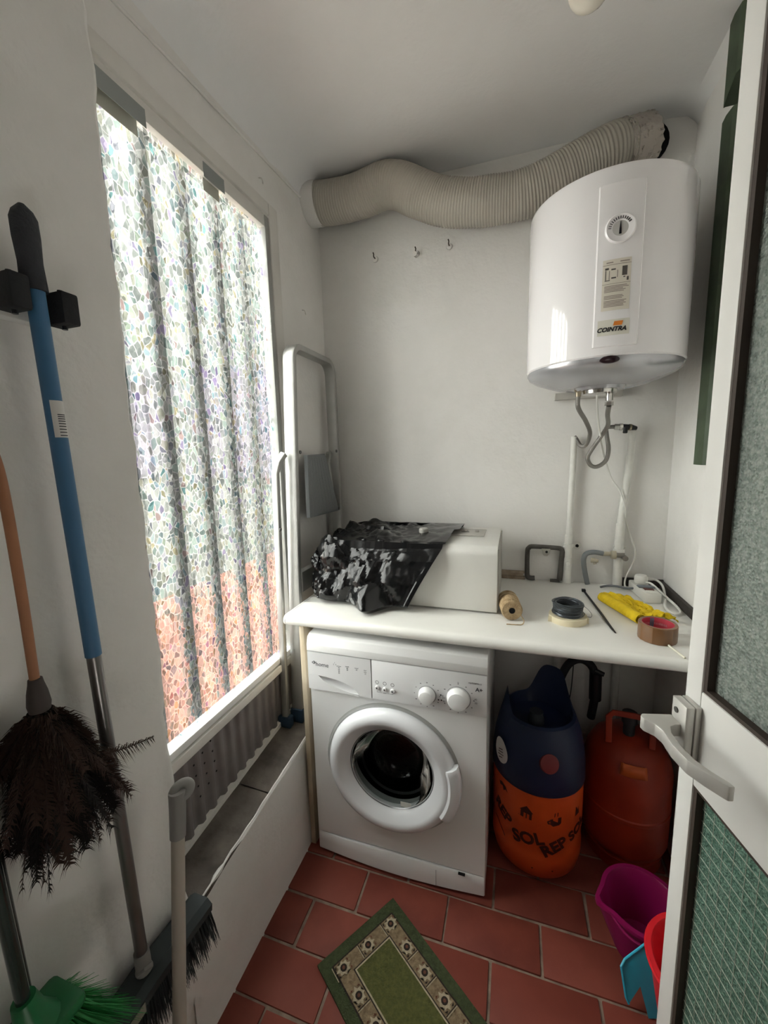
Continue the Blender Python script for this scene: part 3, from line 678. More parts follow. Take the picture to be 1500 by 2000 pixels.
# hoses
tag(MB().tube([(.191, 1.50, 1.612), (.195, 1.515, 1.575), (.232, 1.60, 1.535), (.256, 1.66, 1.495), (.250, 1.695, 1.455), (.234, 1.715, 1.452), (.222, 1.732, 1.475), (.2135, 1.736, 1.487)], .0075, 10, smooth=8).build('braided_hose', STEELB), 'S-bent braided steel hose on the left under water heater', 'hose')
tag(MB().tube([(.283, 1.50, 1.577), (.286, 1.53, 1.55), (.302, 1.60, 1.52), (.292, 1.63, 1.49), (.262, 1.65, 1.435), (.252, 1.66, 1.405), (.266, 1.67, 1.378), (.290, 1.675, 1.374), (.316, 1.68, 1.395), (.324, 1.685, 1.435), (.317, 1.69, 1.485), (.316, 1.70, 1.513), (.332, 1.71, 1.517), (.345, 1.715, 1.517)], .0075, 10, smooth=8).build('braided_hose', STEELB), 'looped braided steel hose on the right under water heater', 'hose')
va = thing('stop_valve', 'black and steel stop valve on top of the right riser pipe', 'valve', (.38, 1.715, 1.50))
m = MB(); m.tube([(.345, 1.715, 1.517), (.362, 1.715, 1.516)], .011, 6); m.tube([(.362, 1.715, 1.516), (.372, 1.715, 1.516)], .013, 10); m.build('valve_nut', CHROME, va)
m = MB(); m.tube([(.372, 1.715, 1.516), (.392, 1.715, 1.514)], .0105, 12); m.tube([(.380, 1.705, 1.512), (.378, 1.70, 1.494)], .008, 10); m.build('valve_body', BLACK, va)
m = MB(); m.tube([(.393, 1.716, 1.514), (.400, 1.717, 1.513)], .012, 12); m.build('valve_collar', MATS['brass_dull'], va)
m = MB(); m.tube([(.401, 1.718, 1.513), (.418, 1.724, 1.509)], [.0105, .008], 12); m.build('valve_cap', BLACK, va)

# riser pipes, painted white
PW = mat('pipe_paint', (.78, .77, .73), .5, bump=.3, bscale=60, var=.12, vscale=30)
p = thing('riser_pipe', 'white painted riser pipe left of the two under heater', 'pipe', (.208, 1.736, .90))
m = MB(); m.tube([(.2135, 1.736, 1.487), (.2135, 1.737, 1.36), (.210, 1.738, 1.20), (.209, 1.738, 1.098)], .0115, 14); m.build('pipe', PW, p)
m = MB(); m.tube([(.209, 1.738, 1.10), (.2085, 1.738, 1.005)], .0145, 14); m.tube([(.2085, 1.738, 1.006), (.2085, 1.738, .901)], .0165, 14); m.build('lower_sleeve', PW, p)
m = MB(); m.tube([(.188, 1.738, 1.058), (.231, 1.738, 1.056)], .005, 8); m.tube([(.2085, 1.738, 1.064), (.2085, 1.738, 1.050)], .019, 14); m.build('pipe_clip', PW, p)
m = MB(); m.lathe([(0, .004), (.008, .003), (.010, 0)], (.2085, 1.722, .985), 14, '-y'); m.build('pipe_boss', PW, p)
m = MB(); m.tube([(.189, 1.738, .907), (.23, 1.738, .907)], .006, 8); m.build('pipe_foot', PW, p)
p = thing('riser_pipe', 'white painted riser pipe right of the two, tapering up to the valve', 'pipe', (.392, 1.736, .90))
m = MB(); m.tube([(.409, 1.728, 1.512), (.410, 1.732, 1.49), (.408, 1.737, 1.40), (.396, 1.738, 1.24), (.390, 1.738, 1.15)], [.0115, .012, .0125, .0125, .0135], 14); m.build('pipe', PW, p)
m = MB(); m.tube([(.390, 1.738, 1.152), (.388, 1.738, 1.03), (.390, 1.738, .901)], [.0155, .0165, .0165], 14); m.build('lower_sleeve', PW, p)
m = MB(); m.tube([(.368, 1.738, 1.062), (.412, 1.738, 1.06)], .005, 8); m.tube([(.389, 1.738, 1.052), (.389, 1.738, 1.036)], .020, 14); m.build('pipe_clip', PW, p)
# grey pipes above the worktop
GP = mat('lead_grey', '5e5b57', .55, bump=.4, bscale=80, var=.3, vscale=25, col2='45413d')
p = thing('grey_pipe_loop', 'dark grey U-shaped pipe loop left of the riser pipes', 'pipe', (.12, 1.737, .9))
m = MB(); m.tube([(.085, 1.737, .912), (.066, 1.737, .912), (.0555, 1.737, .925), (.054, 1.737, 1.02), (.060, 1.737, 1.040), (.078, 1.737, 1.046), (.165, 1.737, 1.044), (.182, 1.737, 1.040), (.190, 1.737, 1.025)], .0095, 12, smooth=6); m.build('pipe', GP, p)
m = MB(); m.tube([(.188, 1.737, 1.032), (.180, 1.737, .91)], .0105, 12); m.tube([(.145, 1.737, .906), (.181, 1.737, .906)], .007, 10); m.build('down_pipe', GP, p)
m = MB(); m.prism([(-.017, .012), (.017, .012), (.012, -.010), (.006, -.016), (-.006, -.016), (-.012, -.010)], .012, face_mtx((.124, 1.726, 1.030), (1, 0, 0), (0, 0, 1)), bev=.002); vk = m.build('tap_key', mat('tap_paint', 'a8a49b', .5), p)
m = MB(); m.lathe([(0, .001), (.005, .001), (.005, -.001)], (.126, 1.7135, 1.031), 10, '-y'); m.build('tap_screw', MATS['hole_black'], vk)
p = thing('grey_tap_pipe', 'lighter grey bent pipe with tap between the riser pipes', 'pipe', (.30, 1.735, .9))
G2 = mat('plastic_grey', '7c8083', .5, var=.1)
m = MB(); m.tube([(.284, 1.735, .902), (.272, 1.735, .955), (.266, 1.735, 1.00), (.274, 1.735, 1.025), (.300, 1.735, 1.034), (.335, 1.735, 1.030)], .0095, 12, smooth=6); m.build('pipe', G2, p)
m = MB(); m.tube([(.335, 1.735, 1.030), (.362, 1.735, 1.030)], .0085, 12); m.tube([(.360, 1.722, 1.03), (.376, 1.722, 1.03)], .016, 12); m.build('coupling', mat('old_brass', 'b3ab98', .5, .2), p)
m = MB(); m.tube([(.376, 1.722, 1.03), (.405, 1.72, 1.030)], .0095, 12); m.tube([(.405, 1.70, 1.022), (.405, 1.725, 1.022)], .010, 12); m.build('tap_body', mat('zinc', '85827d', .4, .5), p)
m = MB(); m.tube([(.290, 1.72, 1.005), (.315, 1.712, 1.005)], [.010, .006], 10); m.tube([(.298, 1.722, 1.012), (.305, 1.715, .99)], .006, 8); m.build('tap_handle', mat('old_brass', 'b3ab98'), p)
for q, (sx, sz, r) in enumerate(((.243, 1.052, .016), (.402, 1.049, .012))):
    o = thing('pipe_rosette', ('white ring with dark hole right of the left riser pipe', 'small white ring with dark hole beside the right riser pipe')[q], 'wall fitting', (sx, 1.756, sz))
    m = MB(); m.lathe([(r, 0), (r*.95, .003), (r*.45, .003), (r*.4, .0)], (sx, 1.758, sz), 24, '-y'); m.build('ring', PW, o)
    m = MB(); m.lathe([(0, .0024), (r*.45, .0024), (r*.45, 0)], (sx, 1.758, sz), 5, '-y'); m.build('hole', MATS['hole_black'], o)

# ================================================================ FLEXIBLE DUCT
du = thing('flexible_duct', 'wavy ribbed flexible duct running below the ceiling', 'duct', (-.3, 1.67, 2.40))
path = [V(-.838, 1.672, 2.474), V(-.75, 1.672, 2.462), V(-.66, 1.672, 2.458), V(-.58, 1.67, 2.464), V(-.515, 1.662, 2.470), V(-.45, 1.655, 2.455), V(-.37, 1.655, 2.410), V(-.29, 1.66, 2.372), V(-.20, 1.665, 2.350), V(-.10, 1.668, 2.340), V(0, 1.67, 2.340), V(.09, 1.672, 2.358), V(.19, 1.675, 2.392), V(.27, 1.68, 2.418), V(.33, 1.70, 2.436)]
P, _ = spline(path, [0]*len(path), 36)
rad = []
d = 0
for i, q in enumerate(P):
    if i: d += (P[i]-P[i-1]).length
    rib = .0018*math.sin(2*PI*d/.0098+1.2*math.sin(d*23)); rad.append(.0765+rib+.002*noise.noise(q*14))
m = MB(); m.tube(P, rad, 40); m.build('hose', DUCTM, du, ang=80)
m = MB(); pts = [V(-.84, 1.672, 2.475), V(-.825, 1.672, 2.473), V(-.80, 1.672, 2.469), V(-.785, 1.672, 2.467)]
def cuff(i, j):
    a = 2*PI*j/36; r = [.083, .0835, .081, .079][i]+.003*noise.noise(V(math.cos(a)*3, math.sin(a)*3, i*2.)); return (pts[i].x, pts[i].y+r*math.cos(a), pts[i].z+r*math.sin(a))
m.grid(cuff, 4, 36, cv=True); m.build('plaster_cuff', WALL, du)
def foil(i, j):
    a = 2*PI*j/60; t = i/14; c = V(.300, 1.688, 2.426).lerp(V(.395, 1.742, 2.462), t); r = .079+.005*noise.noise(V(math.cos(a)*9, math.sin(a)*9, t*7))+(.006*noise.noise(V(a*7, 0, 3)) if i > 12 else 0)
    ax = V(.85, .42, .30).normalized(); u = V(0, 0, 1)-ax*ax.z; u.normalize(); v = ax.cross(u)
    return c+u*(r*math.cos(a))+v*(r*math.sin(a))+ax*(.012*noise.noise(V(a*5, 1, 1)) if i == 14 else 0)
m = MB(); m.grid(foil, 15, 60, cv=True); m.build('foil_end', mat('foil', 'b9b1aa', .25, .9, bump=1, bscale=55), du, ang=20)
m = MB(); m.lathe([(.07, -.005), (.07, 0), (0, .0)], (.40, 1.752, 2.464), 24, '-y'); m.build('wall_hole', MATS['hole_black'], du)

# ================================================================ CEILING BULB
bu = thing('ceiling_bulb', 'unlit frosted bulb hanging from the ceiling', 'light bulb', (.14, 1.235, ZC))
R = Matrix.Rotation(-.42, 4, 'X') @ Matrix.Rotation(.28, 4, 'Y')
m = MB(); m.lathe([(0, -.150), (.02, -.147), (.036, -.136), (.045, -.118), (.047, -.10), (.042, -.08), (.032, -.06), (.024, -.045), (.02, -.03)], (.162, 1.165, 2.530), 32, mtx=R); m.build('bulb_glass', mat('opal_glass', (.84, .80, .70), .12, coat=.5), bu)
m = MB(); m.lathe([(.02, -.032), (.024, -.03), (.026, 0), (.03, .012)], (.162, 1.165, 2.530), 24, mtx=R); m.build('bulb_holder', WHITE, bu)

# ================================================================ STEP LADDER on the sill
la = thing('step_ladder', 'folded aluminium step ladder with grey platform standing on the sill', 'ladder', (-.785, 1.48, .42))
def rr(a, b): return [(-a, -b), (a, -b), (a, b), (-a, b)]
def rsec(a, b, r=.004):
    o = []
    for cx, cy, s0 in ((a-r, b-r, 0), (-a+r, b-r, 90), (-a+r, -b+r, 180), (a-r, -b+r, 270)):
        for k in (0, 45, 90): o.append((cx+r*math.cos(math.radians(s0+k)), cy+r*math.sin(math.radians(s0+k))))
    return o
XL = -.785
lp_ = [V(XL, 1.262, .452), V(XL, 1.30, 1.0), V(XL, 1.335, 1.60)]
arc = []
yl, yr, zt, rc = 1.347, 1.690, 1.838, .055
for k in range(9): a = PI-PI/2*k/8; arc.append(V(XL, yl+rc+rc*math.cos(a), zt-rc+rc*math.sin(a)))
for k in range(9): a = PI/2-PI/2*k/8; arc.append(V(XL, yr-rc+rc*math.cos(a), zt-rc+rc*math.sin(a)))
full = [V(XL, 1.262, .452)] + [V(XL, 1.262+.085*t, .452+(zt-rc-.452)*t) for t in (.2, .4, .6, .8)] + arc + [V(XL, yr+.020*t, zt-rc-(zt-rc-.480)*t) for t in (.2, .4, .6, .8, 1)]
m = MB(); m.sweep(full, rsec(.023, .011), upv=(1, 0, 0)); m.build('front_frame', ALU, la)
m = MB()
for (ya, yb) in ((1.225, 1.262), (1.715, 1.700)):
    m.sweep([V(-.818, ya, .440), V(-.818, ya+(yb-ya)*.5, .95), V(-.818, yb, 1.38), V(-.812, yb+(.012 if yb < 1.5 else -.012), 1.42), V(-.800, yb+(.035 if yb < 1.5 else -.03), 1.45)], rsec(.012, .010), upv=(1, 0, 0))
m.build('rear_legs', ALU, la)
BLU = mat('blue_cap', '2a3f55', .6)
for (x, y, z) in ((XL, 1.260, .452), (-.818, 1.224, .436), (XL, 1.710, .478)):
    m = MB(); m.box(x-.026, x+.026, y-.014, y+.014, z-.030 if x == XL else z-.02, z+.024, bev=.003); m.build('foot_cap', BLU, la)
PG = mat('platform_grey', '75787a', .6, bump=.3, bscale=150)
m = MB(); m.prism([(1.405, 1.444), (1.560, 1.446), (1.676, 1.190), (1.400, 1.199)], .018, face_mtx((-.781, 0, 0), (0, 1, 0), (0, 0, 1)), bev=.003); m.build('platform', PG, la)
m = MB()
for k in range(7):
    y0 = 1.42+k*.02; m.prism([(y0, 1.43), (y0+.002, 1.43), (y0+.006+k*.012, 1.21), (y0+.004+k*.012, 1.21)], .0012, face_mtx((-.7635, 0, 0), (0, 1, 0), (0, 0, 1)))
m.build('platform_ribs', mat('rib_grey', '85888a', .6), la)
for z in (1.02, .80, .60):
    y0 = 1.275+.085*(z-.452)/1.33; m = MB(); m.box(-.80, -.770, y0+.015, 1.690, z-.10, z-.02, bev=.004); m.build('step', ALU, la)
for (y, z) in ((1.345, 1.455), (1.665, 1.458), (1.668, 1.20), (1.248, 1.18)):
    m = MB(); m.lathe([(0, .004), (.006, .004), (.007, 0)], (XL+.0235 if y != 1.248 else -.805, y, z), 12, 'x'); m.build('rivet', mat('rivet', '6c6c6c', .4, .6), la)
m = MB(); m.sweep([V(-.79, 1.668, 1.457), V(-.782, 1.640, 1.44), V(-.782, 1.632, 1.40), V(-.782, 1.655, 1.30), V(-.782, 1.668, 1.20)], rsec(.002, .008, .0015), upv=(1, 0, 0)); m.build('hinge_arm', ALU, la)

# ================================================================ WHITE BOX + BLACK BAG on the worktop
BX0, BX1, BY0, BY1, BZ = -.66, -.050, 1.335, 1.690, 1.128
bo = thing('appliance_box', 'white enamelled metal appliance box half covered by the black bag', 'appliance', (-.35, 1.51, ZT))
r = .032
pr = [(BY0, ZT+.006)] + [(BY0+r-r*math.cos(a), BZ-r+r*math.sin(a)) for a in [PI/2*k/8 for k in range(9)]] + [(BY1, BZ), (BY1, ZT+.006)]
m = MB(); m.prism(pr, BX1-BX0, face_mtx((BX0, 0, 0), (0, 1, 0), (0, 0, 1)), bev=.0015); m.build('case', mat('cream_enamel', (.80, .79, .75), .35), bo)
bx('end_plate', mat('end_grey', 'a7a49e', .45), bo, BX1+.0003, BX1+.004, BY0+.012, BY1-.01, ZT+.010, BZ-.008)
bx('base_foot', BLACK, bo, BX1-.03, BX1-.008, BY0+.02, BY0+.05, ZT, ZT+.0065); bx('base_foot', BLACK, bo, BX0+.008, BX0+.03, BY0+.02, BY0+.05, ZT, ZT+.0065)
bx('base_foot', BLACK, bo, BX1-.03, BX1-.008, BY1-.05, BY1-.02, ZT, ZT+.0065); bx('base_foot', BLACK, bo, BX0+.008, BX0+.03, BY1-.05, BY1-.02, ZT, ZT+.0065)
st = bx('switch_plate', mat('plate_grey', 'b5b2ab', .5), bo, -.265, -.105, 1.50, 1.62, BZ, BZ+.006, bev=.002)
bx('switch_slot', MATS['hole_black'], st, -.195, -.165, 1.553, 1.560, BZ+.0055, BZ+.0065)
m = MB(); m.lathe([(.010, BZ+.006), (.008, BZ+.010), (0, BZ+.011)], (-.18, 1.575, 0), 14); m.build('screw_head', mat('end_grey', 'a7a49e'), st)
m = MB(); m.lathe([(.007, BZ+.006), (.007, BZ+.013), (0, BZ+.014)], (-.135, 1.56, 0), 12); m.build('screw_head', mat('end_grey', 'a7a49e'), st)
m = MB(); m.lathe([(.016, BZ-.005), (.018, BZ+.004), (.018, BZ+.028), (.015, BZ+.032), (0, BZ+.033)], (-.325, 1.47, 0), 20); m.build('control_knob', mat('knob_grey', '9d9b95', .4), bo)

def crease(p, s, seed):
    d_, _ = noise.voronoi(p*s+V(seed, seed*2, seed*3)); return d_[1]-d_[0]
def bag(i, j, nu=90, nv=130):
    u = i/(nu-1); v = j/(nv-1)
    # open profile: front hem -> front -> top -> back
    pts_ = [(1.312, ZT+.003), (1.272, ZT+.02), (1.278, ZT+.10), (1.296, ZT+.18), (1.345, ZT+.238), (1.45, ZT+.252), (1.60, ZT+.252), (1.705, ZT+.240), (1.722, ZT+.15), (1.715, ZT+.02)]
    s = v*(len(pts_)-1); k = min(int(s), len(pts_)-2); t = s-k; t2 = t*t*(3-2*t)*.5+t*.5
    y = pts_[k][0]*(1-t2)+pts_[k+1][0]*t2; z = pts_[k][1]*(1-t2)+pts_[k+1][1]*t2
    hgt = (z-ZT)/.246
    xr = -.350+.135*min(1, hgt)**1.1+(.02 if v > .6 else 0); xl = -.752
    x = xl+(xr-xl)*u
    # rounding of the closed left end
    e = max(0, 1-u/.22); sq = math.sqrt(max(0, 1-e*e)); cy, cz = 1.47, ZT+.09
    y = cy+(y-cy)*(.35+.65*sq); z = max(ZT+.002, cz+(z-cz)*(.42+.58*sq))
    p = V(x, y, z)
    # slumped lump hanging over the front
    g = math.exp(-((x+.475+.25*(z-ZT))/.048)**2)*max(0, 1-(z-ZT)/.15) if v < .4 else 0
    y -= .085*g
    n_ = V(-.15, -1, .25) if v < .33 else (V(0, -.15, 1) if v < .75 else V(0, 1, 0))
    loose = max(0, min(1, (1-u)*1.35)); amp = .004+.040*loose
    q = V(x, p.y, p.z); w3 = V(noise.noise(q*7), noise.noise(q*7+V(9, 1, 4)), noise.noise(q*7+V(3, 8, 2)))*.035; q2 = q+w3
    dd = amp*1.1*(crease(q2, 8, 1.3)-.40)+amp*.45*(crease(q2, 17, 4.1)-.35)+amp*.18*(crease(q2, 40, 7.7)-.3)+.010*loose*noise.noise(q*8)
    if v < .05: dd *= .5
    out = V(x, y, z)+n_.normalized()*dd*(1.0 if u < .96 else .5)
    # never inside the box
    if out.x > BX0-.004 and out.x < BX1 and out.y > BY0-.004 and out.y < BY1+.004 and out.z < BZ+.004:
        if v < .36: out.y = min(out.y, BY0-.004-.002*(1+noise.noise(q*30)))
        elif v > .8: out.y = max(out.y, BY1+.005)
        else: out.z = BZ+.004
    out.z = max(out.z, ZT+.002); out.y = min(out.y, 1.745); out.x = max(out.x, -.757)
    return out
m = MB(); m.grid(bag, 90, 130)
tag(m.build('plastic_bag', mat('black_film', '08090b', .20, spec=.5, bump=.08, bscale=30), ang=16), 'crumpled black plastic bag pulled over the left of the white box', 'bag')

# ================================================================ SMALL THINGS ON THE WORKTOP
# twine
tw_ = thing('twine_spool', 'beige spool of jute twine lying beside the white box', 'twine', (-.005, 1.35, ZT))
ax = V(.16, -1, 0).normalized(); c0 = V(-.018, 1.395, ZT+.035); c1 = c0+ax*.105
mt = face_mtx((0, 0, 0), ax.cross(V(0, 0, 1)).normalized() if False else V(0, 0, 1).cross(ax), (0, 0, 1)).to_3x3().to_4x4()
zax = mt.to_3x3() @ V(0, 0, 1); base, sg = (c0, 1) if zax.dot(ax) > 0 else (c0, -1)
pf = [(.009, 0), (.028, 0)]
for k in range(30): pf.append((.0325+.0012*math.sin(k*2.1), sg*(.002+.100*k/29)))
pf += [(.030, sg*.104), (.010, sg*.104), (.009, sg*.06), (0, sg*.06)]
JUTE = mat('jute', 'b79f7c', .9, bump=1, bscale=220, var=.3, vscale=60, col2='8f7858')
m = MB(); m.lathe(pf, base, 40, mtx=mt); m.build('twine_roll', JUTE, tw_)
m = MB(); cc = c1; m.tube([cc+V(.026, -.002, -.010), cc+V(.036, -.01, -.026), cc+V(.030, -.022, -.033), cc+V(.008, -.028, -.033), cc+V(-.016, -.030, -.033)], .0016, 6, smooth=6); m.build('loose_end', JUTE, tw_)
m = MB(); m.lathe([(.0338, sg*.028), (.0348, sg*.030), (.0338, sg*.032)], base, 40, mtx=mt); m.build('outer_strand', mat('jute_light', 'cdb795', .9), tw_)
m = MB(); m.lathe([(.0095, sg*.1045), (0, sg*.1045)], base, 20, mtx=mt); m.build('core_hole', MATS['hole_black'], tw_)
# masking tape with wire coil on it
mt_ = thing('masking_tape', 'cream roll of masking tape lying under the wire coil', 'tape', (.168, 1.345, ZT))
m = MB(); m.lathe([(.040, .0), (.056, .0), (.0565, .002), (.0565, .018), (.056, .0195), (.040, .0195), (.040, 0)], (.168, 1.345, ZT), 40); m.build('tape_roll', mat('masking_cream', 'd9ceb0', .6), mt_)
m = MB(); m.box(.108, .126, 1.318, 1.319, ZT+.001, ZT+.018); m.box(.222, .226, 1.325, 1.335, ZT+.001, ZT+.018); m.build('tape_end', MATS['masking_cream'], mt_)
random.seed(11); wc = thing('wire_coil', 'coil of grey steel wire on the masking tape', 'wire', (.168, 1.352, ZT+.02))
pts_ = []
for k in range(26*24):
    a = 2*PI*k/24; t = k/24; rr_ = .041+.006*noise.noise(V(t*1.3, 0, 0))+.004*math.sin(t*2.3); pts_.append((.168+rr_*math.cos(a)+.002*math.sin(t*5), 1.352+rr_*math.sin(a), ZT+.0235+.034*(.5-.5*math.cos(t*.71))+.0014*math.sin(3*a+t)))
WIRE = mat('steel_wire', '54595e', .35, .6)
m = MB(); m.tube(pts_, .0017, 5); m.build('wire_winding', WIRE, wc)
m = MB(); m.lathe([(.036, .0210), (.041, .0210), (.042, .03), (.042, .046), (.041, .053), (.037, .052), (.035, .04), (.036, .0210)], (.168, 1.352, ZT), 36); m.build('wire_core', mat('wire_dark', '3f4347', .4, .5), wc)
m = MB(); m.tube([(.205, 1.375, ZT+.045), (.225, 1.395, ZT+.03), (.243, 1.388, ZT+.012), (.238, 1.370, ZT+.006), (.220, 1.366, ZT+.012)], .0007, 5, smooth=6); m.build('wire_end', WIRE, wc)
# cable tie
ti = thing('cable_tie', 'black cable tie lying straight on the worktop', 'cable tie', (.275, 1.46, ZT))
m = MB(); m.sweep([V(.257, 1.640, ZT+.004), V(.262, 1.57, ZT+.006), V(.276, 1.42, ZT+.005), V(.286, 1.30, ZT+.003), V(.290, 1.275, ZT+.002)], [rr(.0008, .0038), rr(.0008, .0038), rr(.0008, .004), rr(.0008, .0036), rr(.0005, .002)], upv=(0, 0, 1)); m.build('strap', BLACK, ti)
bx('head', BLACK, ti, .250, .263, 1.634, 1.648, ZT, ZT+.010, bev=.001)
# yellow cloth
def cloth(i, j):
    u = i/40; v = j/30; a = V(.295, 1.565, 0).lerp(V(.385, 1.355, 0), u); wd = .075+.055*u
    n_ = V(.92, .39, 0)
    hh = 1.45*(.020*math.exp(-((v-.2)/.2)**2)+.022*math.exp(-((v-.55)/.12)**2)*(.4+.6*u)+.012*math.exp(-((v-.85)/.1)**2))
    p = a+n_*(wd*v*(1-.15*u))+V(0, 0, ZT+.003+hh*(.7+.3*math.sin(u*7))+.018*abs(noise.noise(V(u*6, v*6, 1)))+.008*abs(noise.noise(V(u*16, v*16, 2))))
    e = .007*noise.noise(V(u*25, v*25, 7)); p.x += e; p.y += .010*noise.noise(V(v*16, u*12, 3)); return p
YEL = mat('yellow_cloth', 'e3c21c', .85, bump=1, bscale=110, var=.15, vscale=40)
ycl = thing('yellow_cloth', 'crumpled yellow dusting cloth on the worktop', 'cloth', (.37, 1.45, ZT))
m = MB(); m.grid(cloth, 41, 31); o = m.build('cloth_sheet', YEL, ycl, recalc=False)
so_ = o.modifiers.new('thick', 'SOLIDIFY'); so_.thickness = .002
# rolled edge towards the camera
m = MB(); N_ = 40
def roll(i, j):
    a = j/16*2*PI*1.35; r_ = .017-.0065*j/16; t = i/12; c = V(.300, 1.540, ZT+.019).lerp(V(.372, 1.352, ZT+.020), t); d_ = V(.934, .357, 0)
    return c+d_*(r_*math.cos(a))+V(0, 0, r_*math.sin(a))+V(.001, .001, 0)*noise.noise(V(t*12, a, 1))
m.grid(roll, 13, 17); o = m.build('rolled_edge', YEL, ycl, recalc=False); q = o.modifiers.new('thick', 'SOLIDIFY'); q.thickness = .0015
# brown parcel tape
bt_ = thing('parcel_tape', 'roll of brown parcel tape with red printed core at worktop edge', 'tape', (.395, 1.268, ZT))
TC = (.393, 1.270, ZT)
m = MB(); m.lathe([(.0395, .001), (.047, .0), (.048, .001), (.048, .047), (.047, .048), (.0395, .0475)], TC, 18); m.build('tape_roll', mat('brown_tape', '74502f', .3, var=.2, vscale=20, coat=.3), bt_, ang=20)
m = MB(); m.lathe([(.0395, .0475), (.0385, .0478), (.0385, .0), (.0395, 0)], TC, 40); co = m.build('tape_core', mat('core_red', 'b33a48', .6), bt_)
m = MB(); m.lathe([(.0384, .046), (.0384, .002)], TC, 4, a0=math.radians(88), a1=math.radians(104)); m.build('core_patch', mat('core_blue', '5d7488', .6), co)
for q, aa in enumerate((52, 72, 120, 140)):
    for zz in (.015, .031):
        text_mb('tesa', .0125, .0001, 0, 'CENTER', fn=lambda c, aa=aa, zz=zz: V(TC[0]+.0381*math.cos(math.radians(aa)-c.x/.0381), TC[1]+.0381*math.sin(math.radians(aa)-c.x/.0381), ZT+zz+c.y), bold=.0003).build('core_print', mat('core_pink', 'd98f98', .6), co)
# white stick under the tape
tag(MB().tube([(.408, 1.225, ZT+.003), (.424, 1.158, ZT+.003)], .0028, 8).build('plastic_rod', mat('cream_rod', 'd8d4c4', .5)), 'thin cream plastic rod at the worktop edge beside parcel tape', 'rod')
# power strip + plug + cords
ps = thing('power_strip', 'white power strip with red switch in the worktop corner', 'power strip', (.455, 1.63, ZT))
Rz = Matrix.Translation((.458, 1.638, ZT)) @ Matrix.Rotation(math.radians(6), 4, 'Z')
def lbox(b, x0, x1, y0, y1, z0, z1, bev=0):
    t = bmesh.new(); bmesh.ops.create_cube(t, size=1)
    for v in t.verts: v.co = V(x0+(v.co.x+.5)*(x1-x0), y0+(v.co.y+.5)*(y1-y0), z0+(v.co.z+.5)*(z1-z0))
    if bev: bmesh.ops.bevel(t, geom=t.edges[:], offset=bev, segments=2, profile=.5, affect='EDGES')
    b.add(t, Rz)
m = MB(); lbox(m, -.026, .026, -.075, .085, 0, .036, .005); m.build('strip_body', mat('strip_white', (.78, .77, .72), .4), ps)
m = MB(); lbox(m, -.015, .015, -.040, -.020, .036, .0395, .001); m.build('rocker_switch', mat('switch_red', '5d2a22', .3), ps)
m = MB(); lbox(m, -.027, .027, -.018, .006, .0365, .042, .002); m.build('tape_band', mat('grey_band', '6d747c', .4), ps)
m = MB(); m.lathe([(.018, .036), (.019, .037), (0, .037)], (.462, 1.582, ZT), 20); m.build('socket_face', mat('strip_white', (.78, .77, .72)), ps)
pg = thing('mains_plug', 'round white mains plug pushed into the power strip', 'plug', (.46, 1.69, ZT+.036))
m = MB(); m.lathe([(.020, .0366), (.022, .040), (.022, .060), (.018, .067), (.008, .070), (0, .070)], (.455, 1.682, ZT), 24); m.build('plug_body', mat('plug_white', (.78, .76, .72), .4, bump=.2), pg)
m = MB(); m.tube([(.470, 1.688, ZT+.052), (.498, 1.694, ZT+.050)], [.008, .005], 10); m.build('plug_neck', mat('plug_white', (.78, .76, .72)), pg)
CW = mat('cord_white', (.74, .73, .69), .45)
MB().tube([(.498, 1.694, ZT+.050), (.512, 1.690, ZT+.046), (.520, 1.66, ZT+.035), (.508, 1.59, ZT+.016), (.490, 1.53, ZT+.008), (.488, 1.49, ZT+.006), (.500, 1.467, ZT+.006), (.516, 1.475, ZT+.007), (.522, 1.52, ZT+.010), (.505, 1.60, ZT+.024), (.480, 1.645, ZT+.046), (.462, 1.652, ZT+.048)], .0042, 8, smooth=8).build('power_cord', CW, pg)
MB().tube([(.246, 1.50, 1.615), (.252, 1.52, 1.58), (.275, 1.60, 1.51), (.310, 1.69, 1.42), (.345, 1.725, 1.33), (.376, 1.722, 1.28), (.395, 1.715, 1.22), (.410, 1.74, 1.15), (.438, 1.745, 1.07), (.446, 1.745, 1.045), (.442, 1.74, 1.00), (.418, 1.73, .945), (.412, 1.72, .914), (.420, 1.71, .905), (.432, 1.70, .912), (.440, 1.69, .945), (.452, 1.684, .968)], .0031, 8, smooth=8).build('heater_cord', CW, ht)
MB().tube([(.325, 1.70, ZT+.004), (.350, 1.715, ZT+.006), (.38, 1.705, ZT+.010), (.41, 1.690, ZT+.010), (.435, 1.665, ZT+.020)], .0042, 8, smooth=8).build('supply_cord', mat('cord_grey', '6a6e73', .5), ps)

# small fixings on the back wall
for q, (hx, hz, lab_) in enumerate(((-.584, 2.26, 'left of the three rusty wall hooks below the duct'), (-.404, 2.252, 'middle of three wall hooks below the duct, with white plug'), (-.270, 2.257, 'right of the three rusty wall hooks below the duct'))):
    o = thing('wall_hook', lab_, 'hook', (hx, 1.757, hz), 'hooks below the duct')
    m = MB(); m.lathe([(.013, -.001), (.011, .003), (.004, .004), (0, .004)], (hx, 1.758, hz-.002), 14, '-y'); m.build('wall_plug', WALL, o)
    m = MB(); m.tube([(hx, 1.756, hz), (hx, 1.738, hz), (hx+.002, 1.732, hz+.006), (hx-.001, 1.734, hz+.014)], .0024, 7, smooth=4); m.build('hook_wire', mat('rusty', '4a4038', .7, .4), o)
    if q == 1:
        m = MB(); m.tube([(hx-.002, 1.757, hz-.008), (hx-.003, 1.735, hz-.010)], .009, 12); m.build('plug_sleeve', mat('plug_white', (.78, .76, .72)), o)
